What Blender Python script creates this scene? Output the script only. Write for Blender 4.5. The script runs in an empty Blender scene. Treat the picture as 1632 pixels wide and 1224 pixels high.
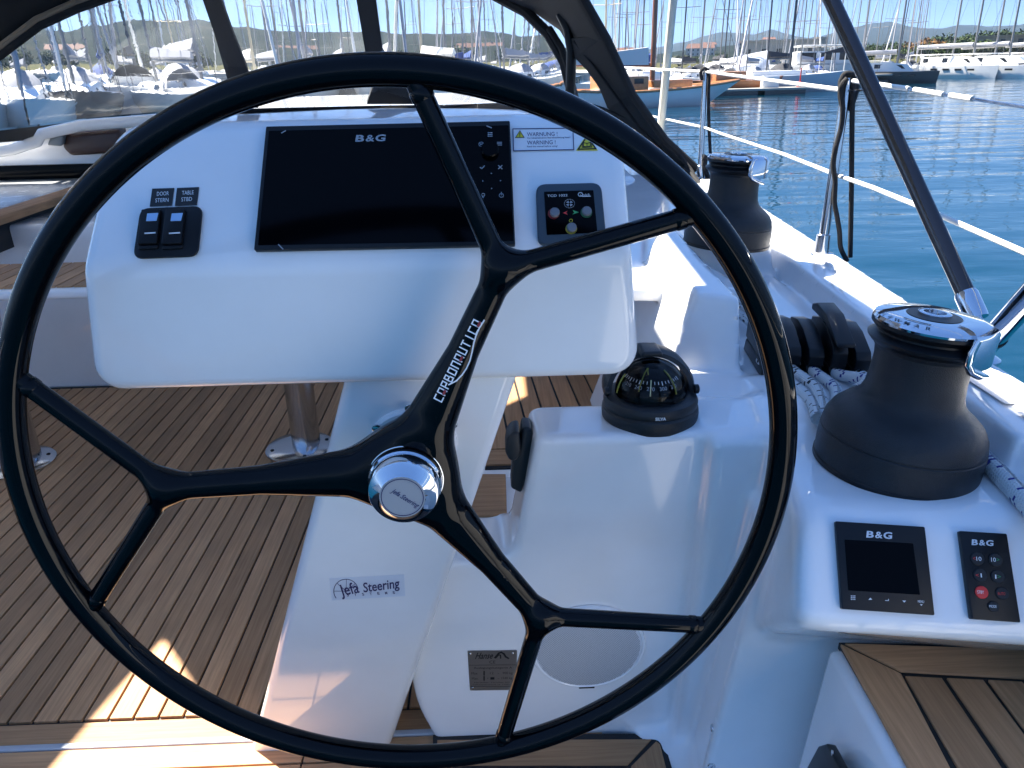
import bpy, bmesh, math, random
import numpy as np
from mathutils import Vector, Matrix, noise
from mathutils.geometry import tessellate_polygon
random.seed(7)
SC = bpy.context.scene
COL = SC.collection
R = math.radians

# ------------------------------------------------------------------ camera
FPX, W0, H0 = 1226.0, 1632.0, 1224.0            # focal length and frame in pixels of the photograph
CAM = Vector((0, 0, 1.3))                        # eye height above the cockpit sole
ROT = Matrix(((0.99931584, -0.03058353, 0.02079664),
              (-0.03089795, -0.38132595, 0.92392415),
              (-0.02032656, -0.92393461, -0.38201003)))
cd = bpy.data.cameras.new('camera'); cam = bpy.data.objects.new('camera', cd); COL.objects.link(cam)
cd.sensor_width = 36; cd.sensor_fit = 'HORIZONTAL'; cd.lens = FPX / W0 * 36
cd.clip_start = 0.02; cd.clip_end = 12000
r_, d_, f_ = ROT.col[0], ROT.col[1], ROT.col[2]
cam.matrix_world = Matrix(((r_[0], -d_[0], -f_[0], CAM[0]), (r_[1], -d_[1], -f_[1], CAM[1]), (r_[2], -d_[2], -f_[2], CAM[2]), (0, 0, 0, 1)))
SC.camera = cam

# ------------------------------------------------------------------ light
SUN_EL, SUN_AZ = R(52), R(-50)                   # azimuth from the bow, negative to port
sdir = Vector((math.sin(SUN_AZ) * math.cos(SUN_EL), math.cos(SUN_AZ) * math.cos(SUN_EL), math.sin(SUN_EL)))
wd = bpy.data.worlds.new('World'); SC.world = wd; wd.use_nodes = True
nt = wd.node_tree; nt.nodes.clear()
sky = nt.nodes.new('ShaderNodeTexSky'); sky.sky_type = 'NISHITA'; sky.sun_disc = False
sky.sun_elevation = SUN_EL; sky.sun_rotation = SUN_AZ; sky.altitude = 0; sky.air_density = 1.4; sky.dust_density = 0.0; sky.ozone_density = 6.0
bg = nt.nodes.new('ShaderNodeBackground'); bg.inputs['Strength'].default_value = 0.088
ow = nt.nodes.new('ShaderNodeOutputWorld')
tint = nt.nodes.new('ShaderNodeMix'); tint.data_type = 'RGBA'; tint.blend_type = 'MULTIPLY'; tint.inputs[0].default_value = 1; tint.inputs[7].default_value = (.41, .745, 1.45, 1)   # the camera's cool white balance
gm = nt.nodes.new('ShaderNodeGamma'); gm.inputs[1].default_value = .33        # the even tone the phone gives the whole sky
nt.links.new(sky.outputs[0], gm.inputs[0]); nt.links.new(gm.outputs[0], tint.inputs[6]); nt.links.new(tint.outputs[2], bg.inputs[0]); nt.links.new(bg.outputs[0], ow.inputs[0])
sl = bpy.data.lights.new('sun', 'SUN'); sl.energy = 5.0; sl.angle = R(0.55); sl.color = (1.0, 0.93, 0.82)
so = bpy.data.objects.new('sun', sl); COL.objects.link(so); so.rotation_euler = sdir.to_track_quat('Z', 'Y').to_euler()
SC.view_settings.view_transform = 'Standard'; SC.view_settings.look = 'None'
SC.view_settings.exposure = 2.22; SC.view_settings.gamma = 1.0; SC.view_settings.use_curve_mapping = False
SC.render.engine = 'CYCLES'
SC.cycles.use_denoising = True; SC.cycles.max_bounces = 8; SC.cycles.transparent_max_bounces = 12; SC.cycles.caustics_reflective = False

# ------------------------------------------------------------------ sight lines: real points on real planes
def ray(px, py): return ROT @ Vector(((px - W0 / 2) / FPX, (py - H0 / 2) / FPX, 1.0))
def atZ(px, py, z): d = ray(px, py); return CAM + d * ((z - CAM.z) / d.z)
def atY(px, py, y): d = ray(px, py); return CAM + d * ((y - CAM.y) / d.y)
def atX(px, py, x): d = ray(px, py); return CAM + d * ((x - CAM.x) / d.x)
def atD(px, dist, z=-1.0):                       # a point at a horizontal distance in the direction of a picture column
    py = 106 - 0.022 * (px - 775); d = ray(px, py); d.z = 0; d.normalize(); p = d * dist; return Vector((p.x, p.y, z))
def V(*a): return Vector(a)

class Plane:
    def __init__(s, p0, n):
        s.p0 = Vector(p0); s.n = Vector(n).normalized()
        if s.n.dot(CAM - s.p0) < 0: s.n = -s.n
        s.u = V(0, 0, 1).cross(s.n)
        if s.u.length < 1e-3: s.u = V(1, 0, 0)
        s.u.normalize()
        if s.u.x < 0: s.u = -s.u
        s.v = s.n.cross(s.u)
    def px(s, x, y, off=0.0):
        d = ray(x, y); p0 = s.p0 + s.n * off
        return CAM + d * ((p0 - CAM).dot(s.n) / d.dot(s.n))

# ------------------------------------------------------------------ mesh helpers
class G:
    def __init__(s): s.v = []; s.f = []; s.uv = None
    def add(s, vs, fs):
        o = len(s.v); s.v += [tuple(x) for x in vs]; s.f += [tuple(i + o for i in f) for f in fs]; return s
    def box(s, c, d, M=None):
        hx, hy, hz = d[0] / 2, d[1] / 2, d[2] / 2; c = Vector(c)
        vs = [V(x, y, z) for x in (-hx, hx) for y in (-hy, hy) for z in (-hz, hz)]
        vs = [(M @ x if M else x) + c for x in vs]
        return s.add(vs, [(0, 1, 3, 2), (4, 6, 7, 5), (0, 4, 5, 1), (2, 3, 7, 6), (0, 2, 6, 4), (1, 5, 7, 3)])
    def prism(s, poly, ext):
        n = len(poly); ext = Vector(ext); a = [Vector(p) for p in poly]
        return s.add(a + [p + ext for p in a], [tuple(range(n)), tuple(range(2 * n - 1, n - 1, -1))] + [(i, i + n, (i + 1) % n + n, (i + 1) % n) for i in range(n)])
    def tube(s, path, r, seg=8, closed=False, uv=False, ell=None):
        P = [Vector(p) for p in path]; n = len(P)
        rr = r if isinstance(r, (list, tuple)) else [r] * n
        T = []
        for i in range(n):
            a = P[(i - 1) % n] if (closed or i > 0) else P[0]; b = P[(i + 1) % n] if (closed or i < n - 1) else P[-1]
            T.append((b - a).normalized())
        ref = V(0, 0, 1) if abs(T[0].z) < 0.9 else V(1, 0, 0)
        N = (ref - T[0] * ref.dot(T[0])).normalized(); vs = []; ln = 0; us = []
        for i in range(n):
            N = (N - T[i] * N.dot(T[i])).normalized(); B = T[i].cross(N)
            if i: ln += (P[i] - P[i - 1]).length
            for k in range(seg):
                t = 2 * math.pi * k / seg
                vs.append(P[i] + (N * math.cos(t) + B * math.sin(t)) * rr[i]); us.append((ln, k / seg))
        fs = []; m = n if closed else n - 1
        for i in range(m):
            for k in range(seg):
                j = (i + 1) % n
                fs.append((i * seg + k, i * seg + (k + 1) % seg, j * seg + (k + 1) % seg, j * seg + k))
        if not closed: fs += [tuple(range(seg - 1, -1, -1)), tuple((n - 1) * seg + k for k in range(seg))]
        if uv: s.uv = us
        return s.add(vs, fs)
    def lathe(s, prof, M, seg=48, cap=True):
        vs = []; n = len(prof)
        for r, z in prof:
            for k in range(seg):
                t = 2 * math.pi * k / seg; vs.append(M @ V(r * math.cos(t), r * math.sin(t), z))
        fs = [(i * seg + k, i * seg + (k + 1) % seg, (i + 1) * seg + (k + 1) % seg, (i + 1) * seg + k) for i in range(n - 1) for k in range(seg)]
        if cap: fs += [tuple(range(seg - 1, -1, -1)), tuple((n - 1) * seg + k for k in range(seg))]
        return s.add(vs, fs)
    def grid(s, rows):
        m = len(rows[0]); o = [p for r in rows for p in r]
        return s.add(o, [(i * m + j, i * m + j + 1, (i + 1) * m + j + 1, (i + 1) * m + j) for i in range(len(rows) - 1) for j in range(m - 1)])
    def stroke(s, pts, w, n, h=0.0004):              # a flat line of width w lying on a surface with normal n
        P = [Vector(p) for p in pts]; n = Vector(n)
        for a, b in zip(P, P[1:]):
            d = (b - a)
            if d.length < 1e-6: continue
            d.normalize(); q = n.cross(d).normalized() * (w / 2); e = d * (w * 0.45)
            s.prism([a - e - q, b + e - q, b + e + q, a - e + q], n * h)
        return s

def link(name, me, parent=None, m=None):
    o = bpy.data.objects.new(name, me); COL.objects.link(o)
    if m: me.materials.append(m)
    if parent:
        o.parent = parent
        t = parent
        while t.parent: t = t.parent
        if parent.type == 'EMPTY': o.matrix_parent_inverse = Matrix.Translation(-parent.location)
    return o
def build(name, g, m, parent=None, sharp=35, bevel=0, seg=3, label=None):
    me = bpy.data.meshes.new(name); me.from_pydata(g.v, [], g.f)
    if g.uv:
        lay = me.uv_layers.new(name='UVMap')
        idx = [l.vertex_index for l in me.loops]
        for i, vi in enumerate(idx):
            if vi < len(g.uv): lay.data[i].uv = g.uv[vi]
    bm = bmesh.new(); bm.from_mesh(me)
    bmesh.ops.recalc_face_normals(bm, faces=bm.faces)
    if bevel: 
        es = [e for e in bm.edges if len(e.link_faces) == 2 and e.calc_face_angle(0) > R(25)]
        bmesh.ops.bevel(bm, geom=es, offset=bevel, segments=seg, profile=0.5, affect='EDGES', clamp_overlap=True)
    bm.to_mesh(me); bm.free()
    if sharp:
        me.polygons.foreach_set('use_smooth', [True] * len(me.polygons)); me.set_sharp_from_angle(angle=R(sharp))
    o = link(name, me, parent, m)
    if label: o['label'] = label
    return o
def tag(o, label, cat, group=None, kind=None):
    o['label'] = label
    if cat: o['category'] = cat
    if group: o['group'] = group
    if kind: o['kind'] = kind
    return o
def thing(name, label, cat, loc=(0, 0, 0), group=None):
    o = bpy.data.objects.new(name, None); COL.objects.link(o); o.location = loc; o.empty_display_size = 0.1
    return tag(o, label, cat, group)
def structure(o): o['kind'] = 'structure'; return o
def kids(o): return KIDS.get(o.name, [])
def copy_tree(o, parent=None):
    c = o.copy(); COL.objects.link(c)
    if parent: c.parent = parent
    for ch in list(o.children): copy_tree(ch, c)
    return c

def text_mesh(s, shear=0.0, spacing=1.0, off=0.0):
    cu = bpy.data.curves.new('t', 'FONT'); cu.body = s; cu.size = 1; cu.shear = shear; cu.resolution_u = 3; cu.space_character = spacing; cu.offset = off
    ob = bpy.data.objects.new('t', cu); me = bpy.data.meshes.new_from_object(ob)
    co = [v.co.copy() for v in me.vertices]; fs = [tuple(p.vertices) for p in me.polygons]
    bpy.data.meshes.remove(me); bpy.data.objects.remove(ob); bpy.data.curves.remove(cu)
    return co, fs
def text_fit(g, s, pl, A, B, hpx=None, off=0.0006, shear=0.0, spacing=1.0, bold=0.0):
    """lettering whose baseline runs from pixel A to pixel B on plane pl; hpx = cap height in pixels"""
    co, fs = text_mesh(s, shear, spacing, bold)
    x0 = min(c.x for c in co); x1 = max(c.x for c in co); cap = 0.69
    a = pl.px(*A, off); b = pl.px(*B, off); d = b - a; k = d.length / (x1 - x0); d.normalize()
    up = pl.n.cross(d).normalized(); kv = k
    if hpx:
        mid = ((A[0] + B[0]) / 2, (A[1] + B[1]) / 2); m = pl.px(*mid, off)
        e = pl.px(mid[0], mid[1] - hpx, off); kv = abs((e - m).dot(up)) / cap
    g.add([a + d * (c.x - x0) * k + up * c.y * kv for c in co], fs)
    return g

def smin(a, b, k): h = np.maximum(k - np.abs(a - b), 0) / k; return np.minimum(a, b) - h * h * k * 0.25
def smax(a, b, k): return -smin(-a, -b, k)
def hull(P, planes, k):                              # rounded convex solid: list of (point, outward normal)
    r = None
    for p, n in planes:
        n = np.array(n, float); n /= np.linalg.norm(n)
        d = (P - np.array(p, float)) @ n
        r = d if r is None else smax(r, d, k)
    return r
def sdf_mesh(fn, lo, hi, h, newton=3):
    """isosurface of a distance field by surface nets, its points then pulled exactly onto the surface"""
    lo = np.array(lo, float); n = np.ceil((np.array(hi) - lo) / h).astype(int) + 1
    ax = [lo[i] + h * np.arange(n[i]) for i in range(3)]
    F = np.empty(n, np.float32)
    for i0 in range(0, n[0], 16):
        X, Y, Z = np.meshgrid(ax[0][i0:i0 + 16], ax[1], ax[2], indexing='ij')
        F[i0:i0 + 16] = fn(np.stack([X, Y, Z], -1).reshape(-1, 3)).reshape(X.shape)
    S = F < 0
    c = S[:-1, :-1, :-1].astype(np.int8)
    tot = np.zeros_like(c)
    for a in (0, 1):
        for b in (0, 1):
            for d in (0, 1): tot += S[a:n[0] - 1 + a, b:n[1] - 1 + b, d:n[2] - 1 + d]
    act = (tot > 0) & (tot < 8)
    idx = -np.ones(act.shape, np.int64); cells = np.argwhere(act); idx[act] = np.arange(len(cells))
    pts = lo + h * (cells + 0.5)
    for _ in range(newton + 2):
        f0 = fn(pts); e = h * 0.05
        gr = np.stack([(fn(pts + np.eye(3)[i] * e) - fn(pts - np.eye(3)[i] * e)) / (2 * e) for i in range(3)], 1)
        st = (f0 / np.maximum((gr ** 2).sum(1), 0.2))[:, None] * gr
        ln = np.linalg.norm(st, axis=1, keepdims=True); st *= np.minimum(1, h * 0.8 / np.maximum(ln, 1e-9)); pts = pts - st
    faces = []
    for a in range(3):
        b, d = (a + 1) % 3, (a + 2) % 3
        s0 = [slice(None)] * 3; s1 = [slice(None)] * 3; s0[a] = slice(0, -1); s1[a] = slice(1, None)
        ch = np.argwhere(S[tuple(s0)] != S[tuple(s1)])
        ok = (ch[:, b] > 0) & (ch[:, d] > 0) & (ch[:, b] < n[b] - 1) & (ch[:, d] < n[d] - 1); ch = ch[ok]
        fl = S[tuple(ch.T)]
        q = []
        for ob, od in ((-1, -1), (0, -1), (0, 0), (-1, 0)):
            t = ch.copy(); t[:, b] += ob; t[:, d] += od; q.append(idx[tuple(t.T)])
        q = np.stack(q, 1); q[~fl] = q[~fl][:, ::-1]; faces.append(q[(q >= 0).all(1)])
    return pts, np.concatenate(faces)
def build_np(name, pts, faces, m, parent=None):
    me = bpy.data.meshes.new(name)
    me.vertices.add(len(pts)); me.vertices.foreach_set('co', pts.astype(np.float32).ravel())
    me.loops.add(faces.size); me.loops.foreach_set('vertex_index', faces.astype(np.int32).ravel())
    me.polygons.add(len(faces)); me.polygons.foreach_set('loop_start', np.arange(0, faces.size, 4, dtype=np.int32))
    me.update(calc_edges=True); me.validate()
    me.polygons.foreach_set('use_smooth', [True] * len(me.polygons)); me.update()
    return link(name, me, parent, m)

# ------------------------------------------------------------------ materials
def mat(name, col, rough=0.5, metal=0.0, coat=0.0, bump=0.0, bscale=200.0, var=0.0, vscale=8.0, rvar=0.0, spec=0.5, stretch=(1, 1, 1), sheen=0.0):
    m = bpy.data.materials.new(name); m.use_nodes = True; t = m.node_tree; p = t.nodes['Principled BSDF']
    p.inputs['Base Color'].default_value = (*col, 1); p.inputs['Roughness'].default_value = rough; p.inputs['Metallic'].default_value = metal
    p.inputs['Coat Weight'].default_value = coat; p.inputs['Coat Roughness'].default_value = 0.03; p.inputs['Specular IOR Level'].default_value = spec
    if sheen: p.inputs['Sheen Weight'].default_value = sheen
    tc = t.nodes.new('ShaderNodeTexCoord'); mp = t.nodes.new('ShaderNodeMapping'); mp.inputs['Scale'].default_value = stretch
    t.links.new(tc.outputs['Object'], mp.inputs[0])
    if bump:
        n = t.nodes.new('ShaderNodeTexNoise'); n.inputs['Scale'].default_value = bscale; n.inputs['Detail'].default_value = 4
        b = t.nodes.new('ShaderNodeBump'); b.inputs['Strength'].default_value = bump; b.inputs['Distance'].default_value = 0.002
        t.links.new(mp.outputs[0], n.inputs[0]); t.links.new(n.outputs[0], b.inputs['Height']); t.links.new(b.outputs[0], p.inputs['Normal'])
    if var:
        n = t.nodes.new('ShaderNodeTexNoise'); n.inputs['Scale'].default_value = vscale; n.inputs['Detail'].default_value = 6; n.inputs['Roughness'].default_value = 0.6
        t.links.new(mp.outputs[0], n.inputs[0])
        r = t.nodes.new('ShaderNodeValToRGB'); e = r.color_ramp.elements
        e[0].position = 0.3; e[1].position = 0.7
        e[0].color = (*[c * (1 - var) for c in col], 1); e[1].color = (*[min(1, c * (1 + var)) for c in col], 1)
        t.links.new(n.outputs[0], r.inputs[0]); t.links.new(r.outputs[0], p.inputs['Base Color'])
    if rvar:
        n = t.nodes.new('ShaderNodeTexNoise'); n.inputs['Scale'].default_value = 14; n.inputs['Detail'].default_value = 7; n.inputs['Roughness'].default_value = 0.7
        t.links.new(mp.outputs[0], n.inputs[0])
        q = t.nodes.new('ShaderNodeMapRange'); q.inputs[1].default_value = 0.3; q.inputs[2].default_value = 0.75; q.inputs[3].default_value = max(0, rough - rvar); q.inputs[4].default_value = rough + rvar
        t.links.new(n.outputs[0], q.inputs[0]); t.links.new(q.outputs[0], p.inputs['Roughness'])
    return m
def teak(name, axis='Y', col=(0.50, 0.285, 0.145)):
    m = bpy.data.materials.new(name); m.use_nodes = True; t = m.node_tree; p = t.nodes['Principled BSDF']; L = t.links.new
    tc = t.nodes.new('ShaderNodeTexCoord'); mp = t.nodes.new('ShaderNodeMapping')
    mp.inputs['Scale'].default_value = (160, 5, 60) if axis == 'Y' else (5, 160, 60)
    oi = t.nodes.new('ShaderNodeObjectInfo'); ad = t.nodes.new('ShaderNodeVectorMath'); ad.operation = 'ADD'
    sc = t.nodes.new('ShaderNodeVectorMath'); sc.operation = 'SCALE'; sc.inputs[3].default_value = 13.0
    cv = t.nodes.new('ShaderNodeCombineXYZ'); [L(oi.outputs['Random'], cv.inputs[i]) for i in range(3)]
    L(cv.outputs[0], sc.inputs[0]); L(tc.outputs['Object'], ad.inputs[0]); L(sc.outputs[0], ad.inputs[1]); L(ad.outputs[0], mp.inputs[0])
    n = t.nodes.new('ShaderNodeTexNoise'); n.inputs['Scale'].default_value = 1; n.inputs['Detail'].default_value = 6; n.inputs['Roughness'].default_value = 0.65; L(mp.outputs[0], n.inputs[0])
    n2 = t.nodes.new('ShaderNodeTexNoise'); n2.inputs['Scale'].default_value = 5; n2.inputs['Detail'].default_value = 3; L(ad.outputs[0], n2.inputs[0])
    r = t.nodes.new('ShaderNodeValToRGB'); e = r.color_ramp.elements; e[0].position = 0.28; e[1].position = 0.72
    e[0].color = (col[0] * .74, col[1] * .70, col[2] * .66, 1); e[1].color = (col[0] * 1.18, col[1] * 1.17, col[2] * 1.15, 1); L(n.outputs[0], r.inputs[0])
    hs = t.nodes.new('ShaderNodeHueSaturation')
    mr = t.nodes.new('ShaderNodeMapRange'); mr.inputs[3].default_value = 0.74; mr.inputs[4].default_value = 1.22; L(oi.outputs['Random'], mr.inputs[0])
    m2 = t.nodes.new('ShaderNodeMapRange'); m2.inputs[1].default_value = .3; m2.inputs[2].default_value = .7; m2.inputs[3].default_value = 0.88; m2.inputs[4].default_value = 1.1; L(n2.outputs[0], m2.inputs[0])
    mu = t.nodes.new('ShaderNodeMath'); mu.operation = 'MULTIPLY'; L(mr.outputs[0], mu.inputs[0]); L(m2.outputs[0], mu.inputs[1])
    L(mu.outputs[0], hs.inputs['Value']); L(r.outputs[0], hs.inputs['Color']); L(hs.outputs[0], p.inputs['Base Color'])
    p.inputs['Roughness'].default_value = 0.62; p.inputs['Specular IOR Level'].default_value = 0.3
    b = t.nodes.new('ShaderNodeBump'); b.inputs['Strength'].default_value = 0.25; b.inputs['Distance'].default_value = 0.001; L(n.outputs[0], b.inputs['Height']); L(b.outputs[0], p.inputs['Normal'])
    return m
GEL = mat('gelcoat_white', (.84, .84, .84), .11, coat=.5, var=.045, vscale=3.5, rvar=.06, bump=.003, bscale=30)
GELD = mat('gelcoat_textured', (.72, .73, .74), .45, bump=.9, bscale=420)
BLK = mat('gloss_black_carbon', (.0012, .0014, .0024), .03, rvar=.012, spec=.19)
SATB = mat('satin_black_plastic', (.0045, .005, .0065), .38, bump=.12, bscale=700, rvar=.06, spec=.32)
RUB = mat('dark_rubber', (.008, .0105, .014), .48, bump=.3, bscale=500, rvar=.08)
SCR = mat('dark_screen_glass', (.0010, .0011, .0018), .12, coat=.0, rvar=.02, spec=.08)
WIN = mat('winch_black', (.0085, .0108, .0145), .42, bump=.5, bscale=900, rvar=.14, spec=.4, var=.4, vscale=22)
CHR = mat('chrome', (.60, .63, .68), .05, metal=1, rvar=.02)
SST = mat('stainless_steel', (.62, .63, .65), .18, metal=1, rvar=.07, bump=.03, bscale=60)
CAU = mat('black_caulk', (.008, .009, .012), .6)
CAN = mat('dark_canvas', (.007, .008, .010), .8, bump=.8, bscale=900, var=.3, vscale=3)
WHT = mat('white_print', (.75, .77, .80), .5)
GRYP = mat('grey_print', (.30, .33, .37), .5)
NAVY = mat('navy_print', (.018, .016, .10), .5)
INK = mat('black_print', (.008, .008, .010), .5)
YEL = mat('yellow_sticker', (.74, .62, .03), .4)
RED = mat('red_plastic', (.62, .035, .03), .4)
GRN = mat('green_print', (.05, .34, .12), .4)
ALU = mat('brushed_plate', (.30, .28, .26), .34, metal=.75, bump=.1, bscale=300, stretch=(1, 8, 8))
STK = mat('clear_sticker', (.66, .70, .77), .3)
GRYB = mat('grey_button', (.17, .18, .20), .5, bump=.3, bscale=900)
PALE = mat('pale_blue_lens', (.30, .50, .78), .3)
CREAM = mat('cream_paint', (.72, .68, .55), .45, var=.08, vscale=20)
WIRE = mat('white_wire_cover', (.78, .78, .74), .4)
ROPEB = mat('black_rope', (.012, .012, .014), .8, bump=1, bscale=600)
TEAK = teak('teak_planks', 'Y'); TEAKX = teak('teak_cross_boards', 'X')
def rope_mat(name, fleck):
    m = bpy.data.materials.new(name); m.use_nodes = True; t = m.node_tree; p = t.nodes['Principled BSDF']; L = t.links.new
    uv = t.nodes.new('ShaderNodeUVMap'); mp = t.nodes.new('ShaderNodeMapping'); mp.inputs['Scale'].default_value = (170, 10, 1); L(uv.outputs[0], mp.inputs[0])
    sx = t.nodes.new('ShaderNodeSeparateXYZ'); L(mp.outputs[0], sx.inputs[0])
    def M(op, a, b):
        n = t.nodes.new('ShaderNodeMath'); n.operation = op
        for i, x in enumerate((a, b)):
            if x is None: continue
            if isinstance(x, (int, float)): n.inputs[i].default_value = x
            else: L(x, n.inputs[i])
        return n.outputs[0]
    s1 = M('SINE', M('MULTIPLY', M('ADD', sx.outputs[0], sx.outputs[1]), math.pi), None)
    s2 = M('SINE', M('MULTIPLY', M('SUBTRACT', sx.outputs[0], sx.outputs[1]), math.pi), None)
    h = M('MAXIMUM', M('ABSOLUTE', s1, None), M('ABSOLUTE', s2, None))
    b = t.nodes.new('ShaderNodeBump'); b.inputs['Strength'].default_value = 1; b.inputs['Distance'].default_value = 0.0022; L(h, b.inputs['Height']); L(b.outputs[0], p.inputs['Normal'])
    fl = t.nodes.new('ShaderNodeVectorMath'); fl.operation = 'FLOOR'
    mf = t.nodes.new('ShaderNodeMapping'); mf.inputs['Scale'].default_value = (230, 11, 1); mf.inputs['Rotation'].default_value = (0, 0, 0); L(uv.outputs[0], mf.inputs[0]); L(mf.outputs[0], fl.inputs[0])
    wn = t.nodes.new('ShaderNodeTexWhiteNoise'); wn.noise_dimensions = '2D'; L(fl.outputs[0], wn.inputs['Vector'])
    g = M('GREATER_THAN', wn.outputs['Value'], .90)
    mx = t.nodes.new('ShaderNodeMix'); mx.data_type = 'RGBA'; L(g, mx.inputs[0]); mx.inputs[6].default_value = (.66, .69, .70, 1); mx.inputs[7].default_value = (*fleck, 1)
    L(mx.outputs[2], p.inputs['Base Color']); p.inputs['Roughness'].default_value = .75
    return m
ROPE = rope_mat('braided_rope', (.02, .025, .22)); ROPE2 = rope_mat('braided_rope_dark_fleck', (.02, .022, .03))
def vinyl_mat():
    m = bpy.data.materials.new('clear_vinyl'); m.use_nodes = True; t = m.node_tree; L = t.links.new; t.nodes.clear()
    o = t.nodes.new('ShaderNodeOutputMaterial'); rf = t.nodes.new('ShaderNodeBsdfRefraction'); rf.inputs['IOR'].default_value = 1.006; rf.inputs['Roughness'].default_value = 0.0; rf.inputs['Color'].default_value = (.95, .96, .97, 1)
    gl = t.nodes.new('ShaderNodeBsdfGlossy'); gl.inputs['Roughness'].default_value = .08; df = t.nodes.new('ShaderNodeBsdfTranslucent'); df.inputs[0].default_value = (.8, .85, .9, 1)
    tc = t.nodes.new('ShaderNodeTexCoord'); mp = t.nodes.new('ShaderNodeMapping'); mp.inputs['Scale'].default_value = (1.6, 1.6, .8); L(tc.outputs['Object'], mp.inputs[0])
    n = t.nodes.new('ShaderNodeTexNoise'); n.inputs['Scale'].default_value = 5; n.inputs['Detail'].default_value = 2.5; n.inputs['Distortion'].default_value = .8; L(mp.outputs[0], n.inputs[0])
    b = t.nodes.new('ShaderNodeBump'); b.inputs['Strength'].default_value = 1; b.inputs['Distance'].default_value = .0035; L(n.outputs[0], b.inputs['Height'])
    [L(b.outputs[0], x.inputs['Normal']) for x in (rf, gl)]
    sm = t.nodes.new('ShaderNodeTexNoise'); sm.inputs['Scale'].default_value = 3; sm.inputs['Detail'].default_value = 7; L(tc.outputs['Object'], sm.inputs[0])
    mr = t.nodes.new('ShaderNodeMapRange'); mr.inputs[1].default_value = .45; mr.inputs[2].default_value = .75; mr.inputs[3].default_value = .008; mr.inputs[4].default_value = .04; L(sm.outputs[0], mr.inputs[0])
    m1 = t.nodes.new('ShaderNodeMixShader'); L(mr.outputs[0], m1.inputs[0]); L(rf.outputs[0], m1.inputs[1]); L(df.outputs[0], m1.inputs[2])
    m2 = t.nodes.new('ShaderNodeMixShader'); m2.inputs[0].default_value = .045; L(m1.outputs[0], m2.inputs[1]); L(gl.outputs[0], m2.inputs[2]); L(m2.outputs[0], o.inputs[0])
    return m
VIN = vinyl_mat()
def glass_mat(name, tint, ior=1.3):
    m = bpy.data.materials.new(name); m.use_nodes = True; t = m.node_tree; L = t.links.new; t.nodes.clear()
    o = t.nodes.new('ShaderNodeOutputMaterial'); tr = t.nodes.new('ShaderNodeBsdfTransparent'); tr.inputs[0].default_value = (*tint, 1); gl = t.nodes.new('ShaderNodeBsdfGlossy'); gl.inputs['Roughness'].default_value = .02
    fr = t.nodes.new('ShaderNodeFresnel'); fr.inputs['IOR'].default_value = ior; m2 = t.nodes.new('ShaderNodeMixShader'); L(fr.outputs[0], m2.inputs[0]); L(tr.outputs[0], m2.inputs[1]); L(gl.outputs[0], m2.inputs[2]); L(m2.outputs[0], o.inputs[0])
    return m
DOME = glass_mat('compass_dome_glass', (.96, .97, .98), 1.25)

# ================================================================== OUR YACHT: moulded deck and cockpit
# aft face of the helm locker, and the face of the tilted instrument console beside it
F0, F1 = V(0, 1.12, .74), V(0, 1.21, 0)
FACE = Plane(F0, (0, F1.z - F0.z, -(F1.y - F0.y)))
CY = R(-9.5)                                                     # the console is turned a little towards the wheel
cdir = V(math.cos(CY), math.sin(CY), 0); cnor_h = V(math.sin(CY), -math.cos(CY), 0)
C0 = V(.405, .885, .74)                                           # top left corner of its face
CON = Plane(C0, cnor_h * math.cos(R(38)) + V(0, 0, math.sin(R(38))))
C1 = C0 + cnor_h * (.156 * math.sin(R(38))) + V(0, 0, -.156 * math.cos(R(38)))   # lower edge of the face
def gun_x(y): return np.interp(y, [.5, 1.12, 1.25, 1.58, 2.06, 2.89, 3.62, 5, 8], [.845, .851, .857, .896, .931, .985, 1.0, 1.0, .9])
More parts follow.
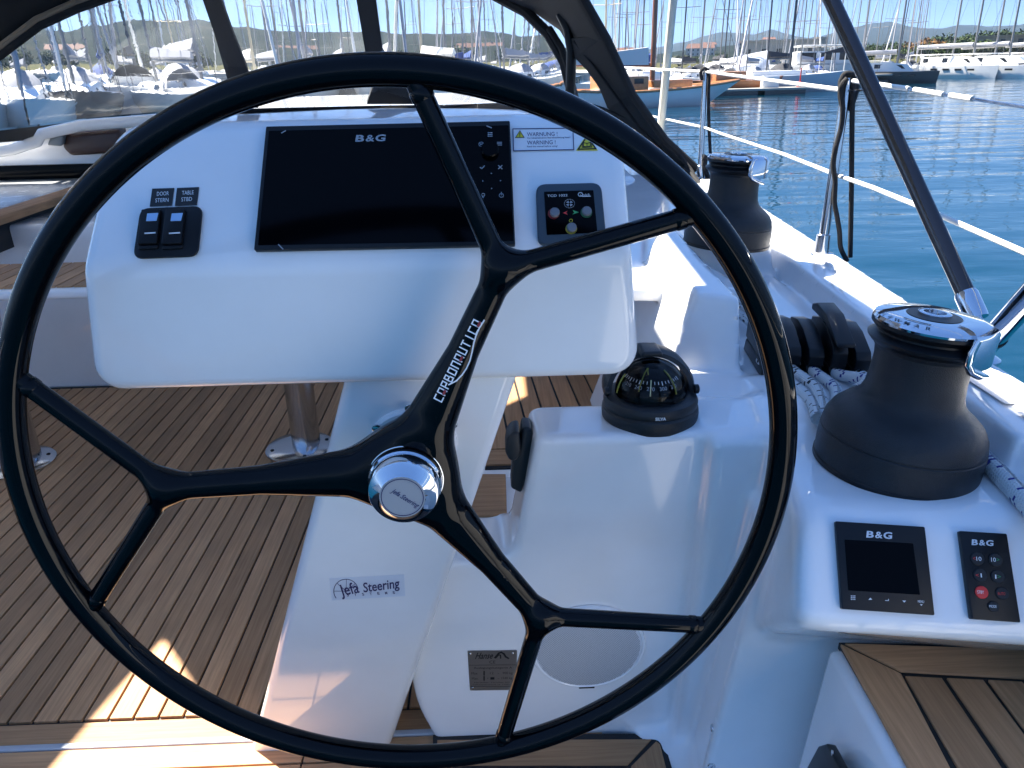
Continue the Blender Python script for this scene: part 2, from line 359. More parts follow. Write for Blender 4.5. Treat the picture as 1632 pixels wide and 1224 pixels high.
def coaming_f(P):
    k = .018
    lock_l = hull(P, [((-.185, 1.2, .5), (-1, 0, .0)), ((-.182, 1.2, .10), (-1, 0, -.30)), ((0, 1.46, .48), (0, 1, 0)), ((0, 0, .485), (0, 0, 1)), ((.42, 0, 0), (1, 0, 0))], k)
    lock_u = hull(P, [((.060, 1.2, .74), (-1, -.05, .16)), ((0, 1.275, .48), (0, 1, .08)), ((0, 0, .74), (0, 0, 1)), ((.62, 0, 0), (1, 0, 0))], k)
    fn_ = np.array(FACE.n); r = smax(smin(lock_l, lock_u, .05), (P - np.array(F0)) @ fn_, k)
    trough = hull(P, [((.345, 0, 0), (-1, 0, 0)), ((0, 1.10, .7), (0, -1, -.1)), ((0, 3.4, 0), (0, 1, 0)), ((0, 0, .738), (0, 0, 1)), ((.80, 0, 0), (1, 0, 0))], .02)
    r = smin(r, trough, .02)
    n2 = (cnor_h * .66 - V(0, 0, .75)).normalized()
    con = hull(P, [(C0 + V(-.004, 0, 0), -cdir + V(0, 0, .02)), (C0, CON.n), (C1, n2), ((0, 0, .742), (0, 0, 1)), ((0, 1.35, 0), (0, 1, 0)), ((.80, 0, 0), (1, 0, 0))], .028)
    colm = hull(P, [(C0 + V(-.004, 0, 0), -cdir + V(0, 0, .10)), ((.42, 1.0, .4), (-.10, -1, -.05)), ((0, 0, .62), (0, 0, 1)), ((0, 1.35, 0), (0, 1, 0)), ((.78, 0, 0), (1, 0, 0))], .013)
    con = smin(con, colm, .03)
    r = smin(r, con, .030)
    blk = hull(P, [((.396, 1.5, .9), (-1, 0, .36)), ((.40, 1.415, .84), (-.30, -.94, .12)), ((0, 1.86, 0), (0, 1, 0)), ((.42, 1.6, .905), (.05, -.10, 1)), ((.458, 1.6, .9), (1, .05, .05))], .009)
    r = smin(r, blk, .014)
    gx = gun_x(P[:, 1])
    fore = hull(P, [((.345, 0, .85), (-1, 0, .45)), ((0, 2.12, .8), (0, -1, 0)), ((0, 3.5, 0), (0, 1, 0)), ((.6, 2.5, .842), (-.06, .0, 1)), ((.79, 2, .8), (1, 0, .2))], .02)
    r = smin(r, fore, .03)
    # side deck and bulwark follow the sheer
    wall = hull(P, [((.775, 1.5, .8), (-1, .07, .12)), ((0, 0, .800), (0, 0, 1)), ((0, .955, 0), (0, -1, 0)), ((0, 3.5, 0), (0, 1, 0))], .012)
    deck = smax(wall, P[:, 0] - gx + .002, .012)
    toe = np.maximum(np.abs(P[:, 0] - (gx - .026)) - .022, np.abs(P[:, 2] - .79) - .018) - .004
    deck = np.minimum(deck, toe)
    r = smin(r, deck, .012)
    plat = hull(P, [((0, 1.655, 0), (-.10, -1, 0)), ((.49, 0, 0), (-1, -.22, 0)), ((.71, 0, 0), (1, .1, 0)), ((0, 2.3, 0), (0, 1, 0)), ((0, 0, .845), (0, 0, 1)), ((0, 0, .815), (0, 0, -1))], .008)
    r = smin(r, plat, .008)
    fl_ = hull(P, [((0, 0, .002), (0, 0, 1)), ((.285, 0, 0), (-1, 0, 0)), ((.80, 0, 0), (1, 0, 0)), ((0, .60, 0), (0, -1, 0)), ((0, 1.3, 0), (0, 1, 0))], .004)
    r = smin(r, fl_, .06)
    return smax(r, -P[:, 2] - .03, .005)
pts, fcs = sdf_mesh(coaming_f, (-.22, .70, -.05), (1.03, 3.52, .95), .0080)
structure(build_np('coaming', pts, fcs, GEL))

# textured non-slip deck beside the near winch
g = G(); NS = []
for (x0, x1, y0, y1) in ((.783, .822, .72, 1.03), (.783, .825, 1.06, 1.30)):
    g.add([(x0, y0, .8035), (x1, y0, .8035), (x1 + .004, y1, .8035), (x0 - .0, y1, .8035)], [(0, 1, 2, 3)])
structure(build('side_deck_grip', g, GELD, sharp=0))
# topsides below the deck edge, fore deck, port side deck, coach roof
g = G(); top = []; bot = []
for y in (-1.2, 0, .5, 1.12, 1.58, 2.06, 2.9, 3.6, 5, 6.5, 8, 9.5):
    x = float(gun_x(max(y, .5))) if y < 8 else .9 - (y - 8) * .28
    top.append(V(x - .006, y, .785 if y < 3.45 else .80)); bot.append(V(x - .14, y, -1.3))
g.grid([top, bot])
g.grid([[V(p.x, p.y, p.z) for p in top if p.y > 3.4], [V(.3, p.y, .80) for p in top if p.y > 3.4]])
structure(build('topsides', g, GEL, sharp=30))
g = G()
g.prism([V(.35, 3.3, .2), V(.62, 3.3, .2), V(.62, 3.3, .86), V(.42, 3.3, .86)], (0, 3.4, .12))       # coaming running forward under the hood
structure(build('forward_coaming', g, GEL, bevel=.03))
g = G(); g.prism([V(-2.5, 4.3, .5), V(.42, 4.3, .5), V(.36, 4.3, 1.0), V(.2, 4.3, 1.045), V(-1, 4.3, 1.06), V(-2.2, 4.3, 1.045), V(-2.42, 4.3, 1.0)], (0, 5.2, -.05))
structure(build('coach_roof', g, GEL, bevel=.03))
# the after bulkhead of the saloon with dark companion hatch band
g = G(); g.box((-1.2, 4.25, .62), (3.6, .06, .78)); structure(build('cabin_bulkhead', g, GEL, bevel=.012))
co = atY(-60, 274, 4.2); c1 = atY(330, 262, 4.2)
t = thing('companionway_hatch', 'long black acrylic hatch band across the cabin bulkhead left of the instrument pod', 'hatch', (co.x, 4.2, co.z))
g = G(); g.prism([V(co.x - .3, 4.215, atY(0, 287, 4.2).z), V(-.4, 4.215, atY(0, 287, 4.2).z), V(-.4, 4.215, atY(0, 264, 4.2).z), V(co.x - .3, 4.215, atY(0, 264, 4.2).z)], (0, -.03, 0)); build('panel', g, SCR, t, bevel=.006)
g = G(); g.box((.80, -.25, .645), (.085, 1.9, .30)); structure(build('after_side_deck', g, GEL, bevel=.012))
# port side of the boat: deck and coaming
g = G(); g.box((-2.95, 3.2, .40), (.5, 6.8, .8)); structure(build('port_side_deck', g, GEL, bevel=.03))

# ------------------------------------------------------------------ cockpit sole: planks of teak in black caulk
g = G(); g.box((-1.35, 2.05, -.020), (3.1, 3.0, .028)); sole = structure(build('cockpit_sole', g, CAU, sharp=0))
PIT = .0545; x = -.869 + .00; xs = []
while x > -2.75: x -= PIT
pl_mesh = {}
while x < .25:
    g = G(); g.box((x + PIT / 2, (1.298 + 3.25) / 2, -.003), (PIT - .0062, 3.25 - 1.298 - .006, .008)); build('plank', g, TEAK, sole, bevel=.0006, seg=1); x += PIT
for (y0, y1) in ((1.2375, 1.292), (1.165, 1.219), (1.105, 1.160), (1.045, 1.10), (.985, 1.04)):
    for (xa, xb) in ((-2.75, -1.62), (-1.616, -.42), (-.416, .2)):
        g = G(); g.box(((xa + xb) / 2, (y0 + y1) / 2, -.003), (xb - xa, y1 - y0, .008)); build('plank', g, TEAKX, sole, bevel=.0006, seg=1)
g = G(); g.box((-1.28, 1.2285, -.002), (2.95, .0145, .012)); build('trim_strip', g, mat('grey_trim', (.40, .43, .47), .35), sole, bevel=.002)

# starboard bench: white shelf with teak tile, planks running forward
g = G(); g.prism([V(-.10, 1.36, .2), V(.42, 1.36, .2), V(.42, 1.36, .4755), V(-.10, 1.36, .4755)], (.10, 2.6, 0)); bench = structure(build('bench_base', g, GEL, bevel=.012))
g = G(); g.prism([V(-.03, 1.50, .479), V(.36, 1.50, .479), V(.47, 3.3, .479), V(.03, 3.3, .479)], (0, 0, -.02)); cb = build('caulk_bed', g, CAU, bench, sharp=0)
def board(poly, z, m, parent, th=.008, bev=.0006):
    g = G(); g.prism([V(p[0], p[1], z) for p in poly], (0, 0, -th)); return build('plank', g, m, parent, bevel=bev, seg=1)
sl_ = (.053 - .070) / (1.973 - 1.713)                             # slant of the planks
for k in range(-2, 8):
    xa = .0545 + .05 * k; y0, y1 = 1.588, 3.28
    board([(xa + .003 + sl_ * (y0 - 1.973), y0), (xa + .047 + sl_ * (y0 - 1.973), y0), (xa + .047 + sl_ * (y1 - 1.973), y1), (xa + .003 + sl_ * (y1 - 1.973), y1)], .4835, TEAK, bench)
board([(-.03, 1.512), (.36, 1.512), (.36, 1.582), (-.025, 1.582)], .4835, TEAKX, bench)
tl = [atZ(758, 757, .488), atZ(806, 757, .488), atZ(808, 824, .488), atZ(735, 822, .488)]
board([(p.x, p.y) for p in tl], .4905, TEAKX, bench)

# foot platform behind the wheel
PZ = .008
t = thing('foot_platform', 'small teak foot platform with black border behind the wheel at the locker foot', 'platform', (.1, 1.1, 0))
q = [atZ(690, 1171, PZ), atZ(1040, 1169, PZ), atZ(1058, 1180, PZ), atZ(1090, 1290, PZ), atZ(690, 1290, PZ)]
g = G(); g.prism(q, (0, 0, -.02)); build('border', g, CAU, t, sharp=0)
def pxboard(pxs, z, m, parent, th=.006): return board([tuple(atZ(a, b, z))[:2] for a, b in pxs], z, m, parent, th)
pxboard([(697, 1179), (1038, 1178), (1000, 1219), (697, 1219)], PZ + .003, TEAKX, t)
pxboard([(1046, 1181), (1052, 1186), (1078, 1290), (1006, 1290), (1006, 1221)], PZ + .003, TEAK, t)
for a, b in ((697, 770), (775, 845), (850, 920), (926, 1001)): pxboard([(a, 1224), (b, 1224), (b + (b - 800) * .12, 1290), (a + (a - 800) * .12, 1290)], PZ + .003, TEAK, t)

# helm seat at the right
SZ = .45
q = [atZ(*p, SZ) for p in ((1321, 1027), (1700, 1026), (1760, 1330), (1490, 1330))]
low = [V(q[0].x - .035, q[0].y + .0, -.01), V(q[1].x, q[1].y, -.01), V(q[2].x, q[2].y, -.01), V(q[3].x - .085, q[3].y, -.01)]
g = G(); g.add([p + V(0, 0, -.006) for p in q] + low, [(0, 1, 2, 3), (7, 6, 5, 4), (0, 4, 5, 1), (1, 5, 6, 2), (2, 6, 7, 3), (3, 7, 4, 0)])
seat = thing('helm_seat', 'white helm seat base with mitred teak top below the console', 'seat', (.6, .9, 0)); build('base', g, GEL, seat, bevel=.012)
qq = [atZ(*p, SZ) for p in ((1337, 1024), (1700, 1030), (1760, 1330), (1512, 1330))]
g = G(); g.prism(qq, (0, 0, -.012)); build('caulk_bed', g, CAU, seat, sharp=0)
for pxs, m in (([(1340, 1026), (1436, 1073), (1570, 1330), (1512, 1330), (1446, 1219)], TEAK), ([(1347, 1025), (1700, 1037), (1700, 1084), (1436, 1069)], TEAKX),
               ([(1443, 1077), (1501, 1080), (1668, 1330), (1582, 1330), (1537, 1241)], TEAK), ([(1509, 1080), (1567, 1083), (1752, 1330), (1680, 1330), (1621, 1242)], TEAK),
               ([(1575, 1083), (1629, 1086), (1700, 1170), (1700, 1250), (1662, 1202)], TEAK), ([(1637, 1087), (1700, 1090), (1700, 1158)], TEAK)):
    pxboard(pxs, SZ + .0035, m, seat)
# black hinge on the seat side
SP = Plane((q[0] + low[0]) / 2, (low[3] - low[0]).cross(q[0] - low[0]))
g = G(); g.prism([SP.px(*p, .001) for p in ((1319, 1191), (1333, 1187), (1365, 1245), (1350, 1290), (1310, 1290), (1292, 1240))], SP.n * .014)
t = thing('hinge_bracket', 'black plastic hinge on the white side of the helm seat', 'hinge', tuple(SP.px(1325, 1220))); build('leaf', g, SATB, t, bevel=.003)
g = G(); g.lathe([(.004, 0), (.004, .001), (.001, .0015)], Matrix.Translation(SP.px(1327, 1200, .0155)) @ SP.n.to_track_quat('Z', 'Y').to_matrix().to_4x4(), 12); build('screw', g, SST, t)

# far end of the cockpit: white thwart, table, side seat back
g = G(); g.box((-1.6, 3.42, .36), (2.8, .30, .74)); structure(build('bridge_deck', g, GEL, bevel=.02))
t = thing('cockpit_table', 'teak topped cockpit table on two steel columns behind the pod', 'table', (-1.25, 2.57, 0))
g = G(); g.box((-1.22, 2.57, .665), (1.75, .37, .035)); build('frame', g, GEL, t, bevel=.012)
for k in range(32):
    g = G(); g.box((-2.08 + .0545 * k + .02, 2.57, .6845), (.049, .335, .006)); build('plank', g, TEAK, t, bevel=.0006, seg=1)
for X, Y in ((-.735, 2.578), (-1.745, 2.53)):
    M = Matrix.Translation((X, Y, 0))
    g = G(); g.lathe([(.125, .002), (.125, .008), (.118, .014), (.06, .020)], M, 48); bp = build('base_plate', g, SST, t)
    g = G(); g.lathe([(.052, .016), (.052, .3), (.045, .301), (.045, .65)], Matrix.Translation((X + .02, Y + .02, 0)), 32); build('leg', g, SST, t)
    for a in (0.4, 1.97, 3.54, 5.1):
        g = G(); g.lathe([(.007, .014), (.007, .018), (.003, .02)], M @ Matrix.Translation((.1 * math.cos(a), .1 * math.sin(a), 0)), 12); build('screw', g, SATB, bp)
t = thing('side_shelf', 'teak capped grey shelf at the far left edge of the cockpit', 'shelf', (-2.3, 3.6, .5))
zz = .80; e0 = atZ(-120, 372, zz); e1 = atZ(150, 287, zz); e2 = atZ(330, 268, zz)
g = G(); g.prism([e0, e1, e2, V(e2.x, e2.y + .6, zz), V(e0.x - 1.6, e0.y + .6, zz)], (0, 0, -.03)); build('shelf', g, mat('grey_moulding', (.46, .48, .50), .25, coat=.3, rvar=.1), t, bevel=.006)
d = (e1 - e0).normalized(); nrm = V(d.y, -d.x, 0)
g = G(); g.prism([e0 + V(0, 0, .004), e1 + V(0, 0, .004), e1 + nrm * .045 + V(0, 0, -.012), e0 + nrm * .045 + V(0, 0, -.012)], (0, 0, -.035)); build('capping', g, TEAK, t, bevel=.004)
g = G(); g.prism([e0 + V(0, 0, -.035), e1 + V(0, 0, -.035), e1 + V(0, 0, -.16), e0 + V(0, 0, -.16)], (-nrm) * .03); build('recess', g, CAU, t, sharp=0)  # black slab, the shade of the gap under the capping put in as colour
# dark cushion and halyard bags on the cabin step
t = thing('deck_bag', 'brown leather halyard bag lying under the spray hood window', 'bag', tuple(atY(140, 225, 4.12)))
g = G(); q = [atY(*p, 4.15) for p in ((102, 214), (190, 207), (192, 236), (178, 246), (112, 250), (98, 236))]; g.prism(q, (0, .10, .03)); build('body', g, mat('brown_leather', (.055, .022, .014), .35, bump=.5, bscale=40), t, bevel=.02, seg=4)
t = thing('folded_hatch_cover', 'grey plastic hatch cover standing beside the brown bag', 'cover', tuple(atY(80, 228, 4.15)))
g = G(); q = [atY(*p, 4.12) for p in ((74, 232), (82, 213), (102, 211), (98, 234))]; g.prism(q, (0, .10, .02)); build('lid', g, mat('grey_plastic', (.22, .24, .25), .3), t, bevel=.01, seg=3)
t = thing('cabin_grab_rail', 'white moulded grab rail along the cabin edge at far left', 'rail', tuple(atY(20, 235, 4.1)))
g = G(); g.tube([atY(*p, 4.1) for p in ((-80, 252), (20, 238), (60, 225), (66, 214), (130, 200), (260, 190))], .028, 12); build('bar', g, GEL, t)

# ================================================================== STEERING PEDESTAL
PED = Plane((0, .985, .9), (0, -.9, -.212))
t = thing('steering_pedestal', 'white raked steering pedestal below the instrument pod', 'pedestal', (-.35, 1.2, 0))
q = [PED.px(*p) for p in ((553, 585), (831, 585), (614, 1218), (386, 1250))]
g = G(); g.prism(q, (0, .17, .0)); build('column', g, GEL, t, bevel=.018, seg=4)
AX = V(-.118, .865, .8180)                                          # wheel axis, runs fore and aft
MY = Matrix(((1, 0, 0, 0), (0, 0, -1, 0), (0, 1, 0, 0), (0, 0, 0, 1)))     # local z -> -Y (towards the helmsman)
def axm(y, x=AX.x, z=AX.z): return Matrix.Translation((x, y, z)) @ MY
FC = PED.px(659, 706); FM = Matrix.Translation(FC) @ PED.n.to_track_quat('Z', 'Y').to_matrix().to_4x4()
g = G(); g.lathe([(.064, -.004), (.064, .004), (.060, .0075), (.042, .0078), (.040, .012), (.0385, .012)], FM, 64); fl = build('bearing_flange', g, GEL, t)
for p in ((652.5, 650), (600, 682), (601, 736), (723, 738), (722, 676), (660, 762)):
    M = Matrix.Translation(PED.px(*p, .0078)) @ PED.n.to_track_quat('Z', 'Y').to_matrix().to_4x4()
    g = G(); g.lathe([(.0066, 0), (.0066, .0016), (.0055, .0024), (.0022, .0025), (.0018, .0008)], M, 20); build('screw', g, SST, fl)
g = G(); g.lathe([(.034, -.01), (.034, .06), (.030, .062), (.030, .14)], Matrix.Translation((AX.x, .99, AX.z)) @ MY, 40); build('shaft', g, SATB, t)
# sticker with the maker's lettering
t = thing('maker_sticker', 'clear sticker with dark blue handwritten steering lettering on the pedestal', 'sticker', tuple(PED.px(587, 937)))
q = [PED.px(*p, .0006) for p in ((525, 922), (644, 916), (646, 950), (529, 957))]
g = G(); g.prism(q, -PED.n * .0004); build('film', g, STK, t, sharp=0)
g = G()
text_fit(g, 'Jefa', PED, (543, 950), (574, 944), 18, off=.0012, shear=.28, bold=.012)
text_fit(g, 'Steering', PED, (580, 944), (640, 936), 15, off=.0012, shear=.38, bold=.014)
for k, c in enumerate('SYSTEMS'): 
    xx = 553 + 12.2 * k; yy = 950.5 - (xx - 553) * .055; text_fit(g, c, PED, (xx, yy), (xx + 3.6, yy - .2), 4, off=.0012, bold=.02)
build('lettering', g, NAVY, t, sharp=0)
g = G(); cpx = (551.5, 942)
arc = [PED.px(cpx[0] + 19.5 * math.cos(a), cpx[1] - 19 * math.sin(a), .0008) for a in np.linspace(R(12), R(215), 28)]; g.stroke(arc, .0011, PED.n)
for a in (R(88), R(138), R(180), R(40)): g.stroke([PED.px(cpx[0], cpx[1], .0008), PED.px(cpx[0] + 19 * math.cos(a), cpx[1] - 18.5 * math.sin(a), .0008)], .0007, PED.n)
build('wheel_emblem', g, NAVY, t, sharp=0)

# ================================================================== STEERING WHEEL
wheel = thing('steering_wheel', 'large glossy black carbon steering wheel with three forked spokes and chrome hub', 'steering wheel', tuple(AX))
g = G(); N = 220; g.tube([AX + V(.4815 * math.cos(2 * math.pi * i / N), 0, .4815 * math.sin(2 * math.pi * i / N)) for i in range(N)], .0172, 24, closed=True); build('rim', g, BLK, wheel, sharp=60)
def pol(r, a, dy=0): return np.array([AX.x + r * math.cos(R(a)), AX.y + dy, AX.z + r * math.sin(R(a))])
ARMS = [(64.2, .296, 84.8, 43.0), (-53.3, .284, -32.2, -76.6), (-179.3, .303, -157.3, 161.3)]
def cone(P, a, b, ra, rb, fa=1.0, fb=1.0):                          # tapered bar, flattened fore and aft
    ab = b - a; t = np.clip(((P - a) @ ab) / (ab @ ab), 0, 1)[:, None]; Q = P - (a + t * ab); t = t[:, 0]
    fl = fa + (fb - fa) * t
    n = ab / np.linalg.norm(ab); yv = np.array([0, 1., 0]) - n * n[1]; yv /= np.linalg.norm(yv)
    yc = Q @ yv; rest = np.sqrt(np.maximum((Q * Q).sum(1) - yc * yc, 0) + (yc * fl) ** 2)
    return (rest - (ra + (rb - ra) * t))
def spokes_f(P):
    rad = np.sqrt((P[:, 0] - AX.x) ** 2 + (P[:, 2] - AX.z) ** 2); yy = np.abs(P[:, 1] - .892)
    r = smax(rad - .060, yy - .022, .016)
    for a, rj, b1, b2 in ARMS:
        k = cone(P, pol(.02, a, .022), pol(rj * .62, a, .010), .040, .0195, 1.5, 1.12)
        k = np.minimum(k, cone(P, pol(rj * .62, a, .010), pol(rj, a, .002), .0195, .0170, 1.12, 1.1))
        for b in (b1, b2): k = smin(k, cone(P, pol(rj, a, .002), pol(.474, b, 0), .0130, .0118), .022)
        r = smin(r, k, .035)
    r = smax(r, rad - .474, .002)
    return smax(r, -(smax(rad - .0485, -(P[:, 1] - .878), .004)), .004)
pts, fcs = sdf_mesh(spokes_f, (AX.x - .49, AX.y - .035, AX.z - .49), (AX.x + .49, AX.y + .065, AX.z + .49), .0045)
build_np('spokes', pts, fcs, BLK, wheel)
for a, rj, b1, b2 in ARMS:
    for b in (b1, b2):
        g = G(); e_ = Vector(pol(.474, b)); dd = (e_ - Vector(pol(rj, a))).normalized(); p = e_ - dd * .0170
        g.tube([p - dd * .006, p - dd * .004, p + dd * .004, p + dd * .006], [.0120, .0129, .0129, .0120], 20); build('socket_collar', g, BLK, wheel)
g = G(); g.lathe([(.0452, .028), (.0464, .0285), (.0464, .034), (.0445, .0365), (.0440, .0365), (.0442, .040), (.0442, .052), (.0425, .0555), (.0400, .0565), (.0285, .0655), (.0280, .0660)], axm(.882), 96); hub = build('hub_nut', g, CHR, wheel, sharp=28)
g = G(); g.lathe([(.0470, .0), (.0478, .012), (.0470, .016), (.0455, .0165), (.0455, .0195), (.0470, .020), (.0470, .024), (.0452, .0245), (.0452, .0282)], axm(.882), 96); build('collar', g, BLK, hub, sharp=28)
for z_ in (.0125, .0222): g = G(); g.lathe([(.0474, z_), (.0481, z_ + .0004), (.0481, z_ + .0011), (.0474, z_ + .0015)], axm(.882), 96); build('collar_ring', g, CHR, hub)
g = G(); g.lathe([(.0279, 0), (.0279, .0006)], axm(.882 - .0658), 64); cap = build('hub_badge', g, mat('silver_badge', (.42, .41, .43), .35, metal=.3), hub)
HUBP = Plane((AX.x, .882 - .0665, AX.z), (0, -1, 0)); hc = (640.0, 795.0)
hcw = V(AX.x, .882 - .0665, AX.z)
def circ(r, n=48, a0=0, a1=360): return [hcw + V(r * math.cos(R(a)), 0, r * math.sin(R(a))) for a in np.linspace(a0, a1, n)]
g = G(); g.stroke(circ(.0255), .0009, (0, -1, 0)); build('badge_ring', g, NAVY, hub, sharp=0)
def w2px(p):
    q = ROT.transposed() @ (Vector(p) - CAM); return (W0 / 2 + FPX * q.x / q.z, H0 / 2 + FPX * q.y / q.z)
hc = w2px(hcw)
g = G(); text_fit(g, 'Jefa Steering', HUBP, (hc[0] - 19, hc[1] - 9), (hc[0] + 24, hc[1] + 17), 9, off=.0003, shear=.3, bold=.01); build('lettering', g, NAVY, hub, sharp=0)
g = G(); 
for k, c in enumerate('WWW.JEFA.COM'):
    a = R(118 - 12.5 * k); p = (hc[0] + 28 * math.cos(a), hc[1] - 28 * math.sin(a) * .96); e = (math.sin(a) * 2, math.cos(a) * 2)
    text_fit(g, c, HUBP, (p[0] - e[0], p[1] - e[1]), (p[0] + e[0], p[1] + e[1]), 4.5, off=.0003)
build('web_lettering', g, GRYP, hub, sharp=0)
# maker's lettering along the upper arm: square letters, an open n standing for A
GL = {'C': [[(1, 0), (0, 0), (0, 1), (1, 1)]], 'A': [[(0, 0), (0, 1), (1, 1), (1, 0)]], 'R': [[(0, 0), (0, 1), (1, 1), (1, .45), (.2, .45)]], 'B': [[(0, 0), (0, 1), (.85, 1), (.85, .52), (0, .52)], [(.85, .52), (1, .45), (1, 0), (0, 0)]],
      'O': [[(0, 0), (1, 0), (1, 1), (0, 1), (0, 0)]], 'N': [[(0, 0), (0, 1), (1, 1), (1, 0)]], 'U': [[(0, 1), (0, 0), (1, 0), (1, 1)]], 'T': [[(0, 1), (1, 1)], [(.5, 1), (.5, 0)]], 'I': [[(.5, 0), (.5, 1)]]}
yb = AX.y - .016; LP = Plane((0, yb, 0), (0, -1, 0))
a0 = LP.px(703, 645); a1 = LP.px(769, 514); d = (a1 - a0); ln = d.length; d.normalize(); up = V(-d.z, 0, d.x) if V(-d.z, 0, d.x).x < 0 else V(d.z, 0, -d.x)
def on_arm(p):                                                       # rest a point on the front of the spoke moulding
    p = np.array(p, float); y = AX.y - .06
    for _ in range(40):
        f = float(spokes_f(np.array([[p[0], y, p[2]]]))[0])
        if f < .0003: break
        y += max(f * .8, .0002)
    return V(p[0], y - .0006, p[2])
g = G(); adv = ln / 11.9; h = .0098
for k, c in enumerate('CARBONAUTICA'):
    w = adv * .60
    for st in GL[c]:
        q = [on_arm(a0 + d * (k * adv + sx * w) + up * (sy * h)) for sx, sy in st]
        g.stroke(q, .0016, (0, -1, 0))
build('lettering', g, WHT, wheel, sharp=0)
g = G(); sw = [(715, 617), (735, 602), (749, 578), (755, 548), (762, 528), (771.5, 513)]
g2 = [on_arm(LP.px(*p)) for p in [(715 + 0, 617), (727, 611), (736, 602), (743, 592), (748.5, 580), (752, 566), (755, 550), (758.5, 538), (764, 525), (771.5, 513)]]
g.stroke(g2, .0017, (0, -1, 0)); build('swoosh', g, WHT, wheel, sharp=0)
g = G()
for k, c in enumerate('CARBONAUTICA'):
    if c == 'A': 
        q = on_arm(a0 + d * (k * adv + adv * .33) + up * (h * .22)); g.stroke([q - d * .002, q + d * .002], .003, (0, -1, 0))
build('red_marks', g, mat('dark_red_print', (.25, .02, .03), .5), wheel, sharp=0)

# ================================================================== INSTRUMENT POD
UP = Plane((0, .95, 1.08), (0, -(1.242 - 1.08), .11))               # upper face, leaning back
LO = Plane((0, .95, 1.08), (0, -.18, -.012))                        # lower face
pod = thing('instrument_pod', 'white moulded instrument pod with rounded corners behind the steering wheel', 'instrument pod', (-.17, 1.05, .9))
tl, tr = UP.px(176, 196), UP.px(992, 178); bl, br = UP.px(124, 436), UP.px(1010, 408); ll, lr = LO.px(147, 630), LO.px(1022, 603)
tr.z = tl.z = (tr.z + tl.z) / 2; bl.z = br.z = 1.079; bl.y = br.y = .9505; lr.z = ll.z = (lr.z + ll.z) / 2
tr.y = tl.y; lr.y = ll.y
bm = bmesh.new(); fr = [bm.verts.new(p) for p in (tl, tr, br, lr, ll, bl)]
bk = [bm.verts.new(V(p.x, 1.36, p.z + dz)) for p, dz in zip((tl, tr, br, lr, ll, bl), (-.03, -.03, 0, .06, .06, 0))]
bm.faces.new([fr[0], fr[1], fr[2], fr[5]]); bm.faces.new([fr[5], fr[2], fr[3], fr[4]]); bm.faces.new(bk[::-1])
for i in range(6): bm.faces.new([fr[i], bk[i], bk[(i + 1) % 6], fr[(i + 1) % 6]])
bmesh.ops.recalc_face_normals(bm, faces=bm.faces); bm.edges.ensure_lookup_table()
def edge(a, b): return [e for e in bm.edges if {v for v in e.verts} == {a, b}][0]
bmesh.ops.bevel(bm, geom=[edge(fr[i], bk[i]) for i in (0, 1, 3, 4)], offset=.042, segments=8, profile=.5, affect='EDGES')
bm.edges.ensure_lookup_table()
es = [e for e in bm.edges if len(e.link_faces) == 2 and e.calc_face_angle(0) > R(20) and min(v.co.y for v in e.verts) < 1.2 and abs(e.verts[0].co.y - e.verts[1].co.y) < .15]
bmesh.ops.bevel(bm, geom=es, offset=.019, segments=6, profile=.5, affect='EDGES', clamp_overlap=True)
me = bpy.data.meshes.new('housing'); bm.to_mesh(me); bm.free()
me.polygons.foreach_set('use_smooth', [True] * len(me.polygons)); me.set_sharp_from_angle(angle=R(50)); link('housing', me, pod, GEL)

def rquad(pl, px4, rad, th, base=0.0, seg=6):
    """rounded rectangle given by its four corners in the picture, lying on plane pl, th thick"""
    P = [pl.px(*p, base) for p in px4]; out = []
    for i in range(4):
        a, b, c = P[i - 1], P[i], P[(i + 1) % 4]; d1 = (a - b).normalized(); d2 = (c - b).normalized()
        if rad < 1e-6: out.append(b); continue
        p1 = b + d1 * rad; p2 = b + d2 * rad
        for k in range(seg + 1):
            t = k / seg; out.append(p1 * (1 - t) ** 2 + b * 2 * t * (1 - t) + p2 * t * t)
    g = G(); g.prism([p + pl.n * th for p in out], -pl.n * th); return g
def dot(g, pl, c, rpx, off, th=.0004, n=20):
    a = pl.px(*c, off); r = (pl.px(c[0] + rpx, c[1], off) - a).length
    g.prism([a + (pl.u * math.cos(2 * math.pi * k / n) + pl.v * math.sin(2 * math.pi * k / n)) * r for k in range(n)], pl.n * th); return g
def line(g, pl, pts, wpx, off):
    q = [pl.px(*p, off) for p in pts]; w = (pl.px(pts[0][0] + wpx, pts[0][1], off) - q[0]).length; g.stroke(q, w, pl.n); return g
def bg_logo(g, pl, x0, x1, y, h, off, sl=-.02):                       # the instrument maker's three characters
    w = x1 - x0; text_fit(g, 'B', pl, (x0, y), (x0 + w * .29, y + sl * w * .29), h, off=off, bold=.03, shear=.1)
    text_fit(g, '&', pl, (x0 + w * .34, y + sl * w * .34), (x0 + w * .62, y + sl * w * .62), h, off=off, bold=.02, shear=.1)
    text_fit(g, 'G', pl, (x0 + w * .66, y + sl * w * .66), (x1, y + sl * w), h, off=off, bold=.03, shear=.1); return g
def nine(g, pl, c, s, off, r=1.0):
    for i in (-1, 0, 1):
        for j in (-1, 0, 1): dot(g, pl, (c[0] + i * s, c[1] + j * s), r, off, n=4)
    return g

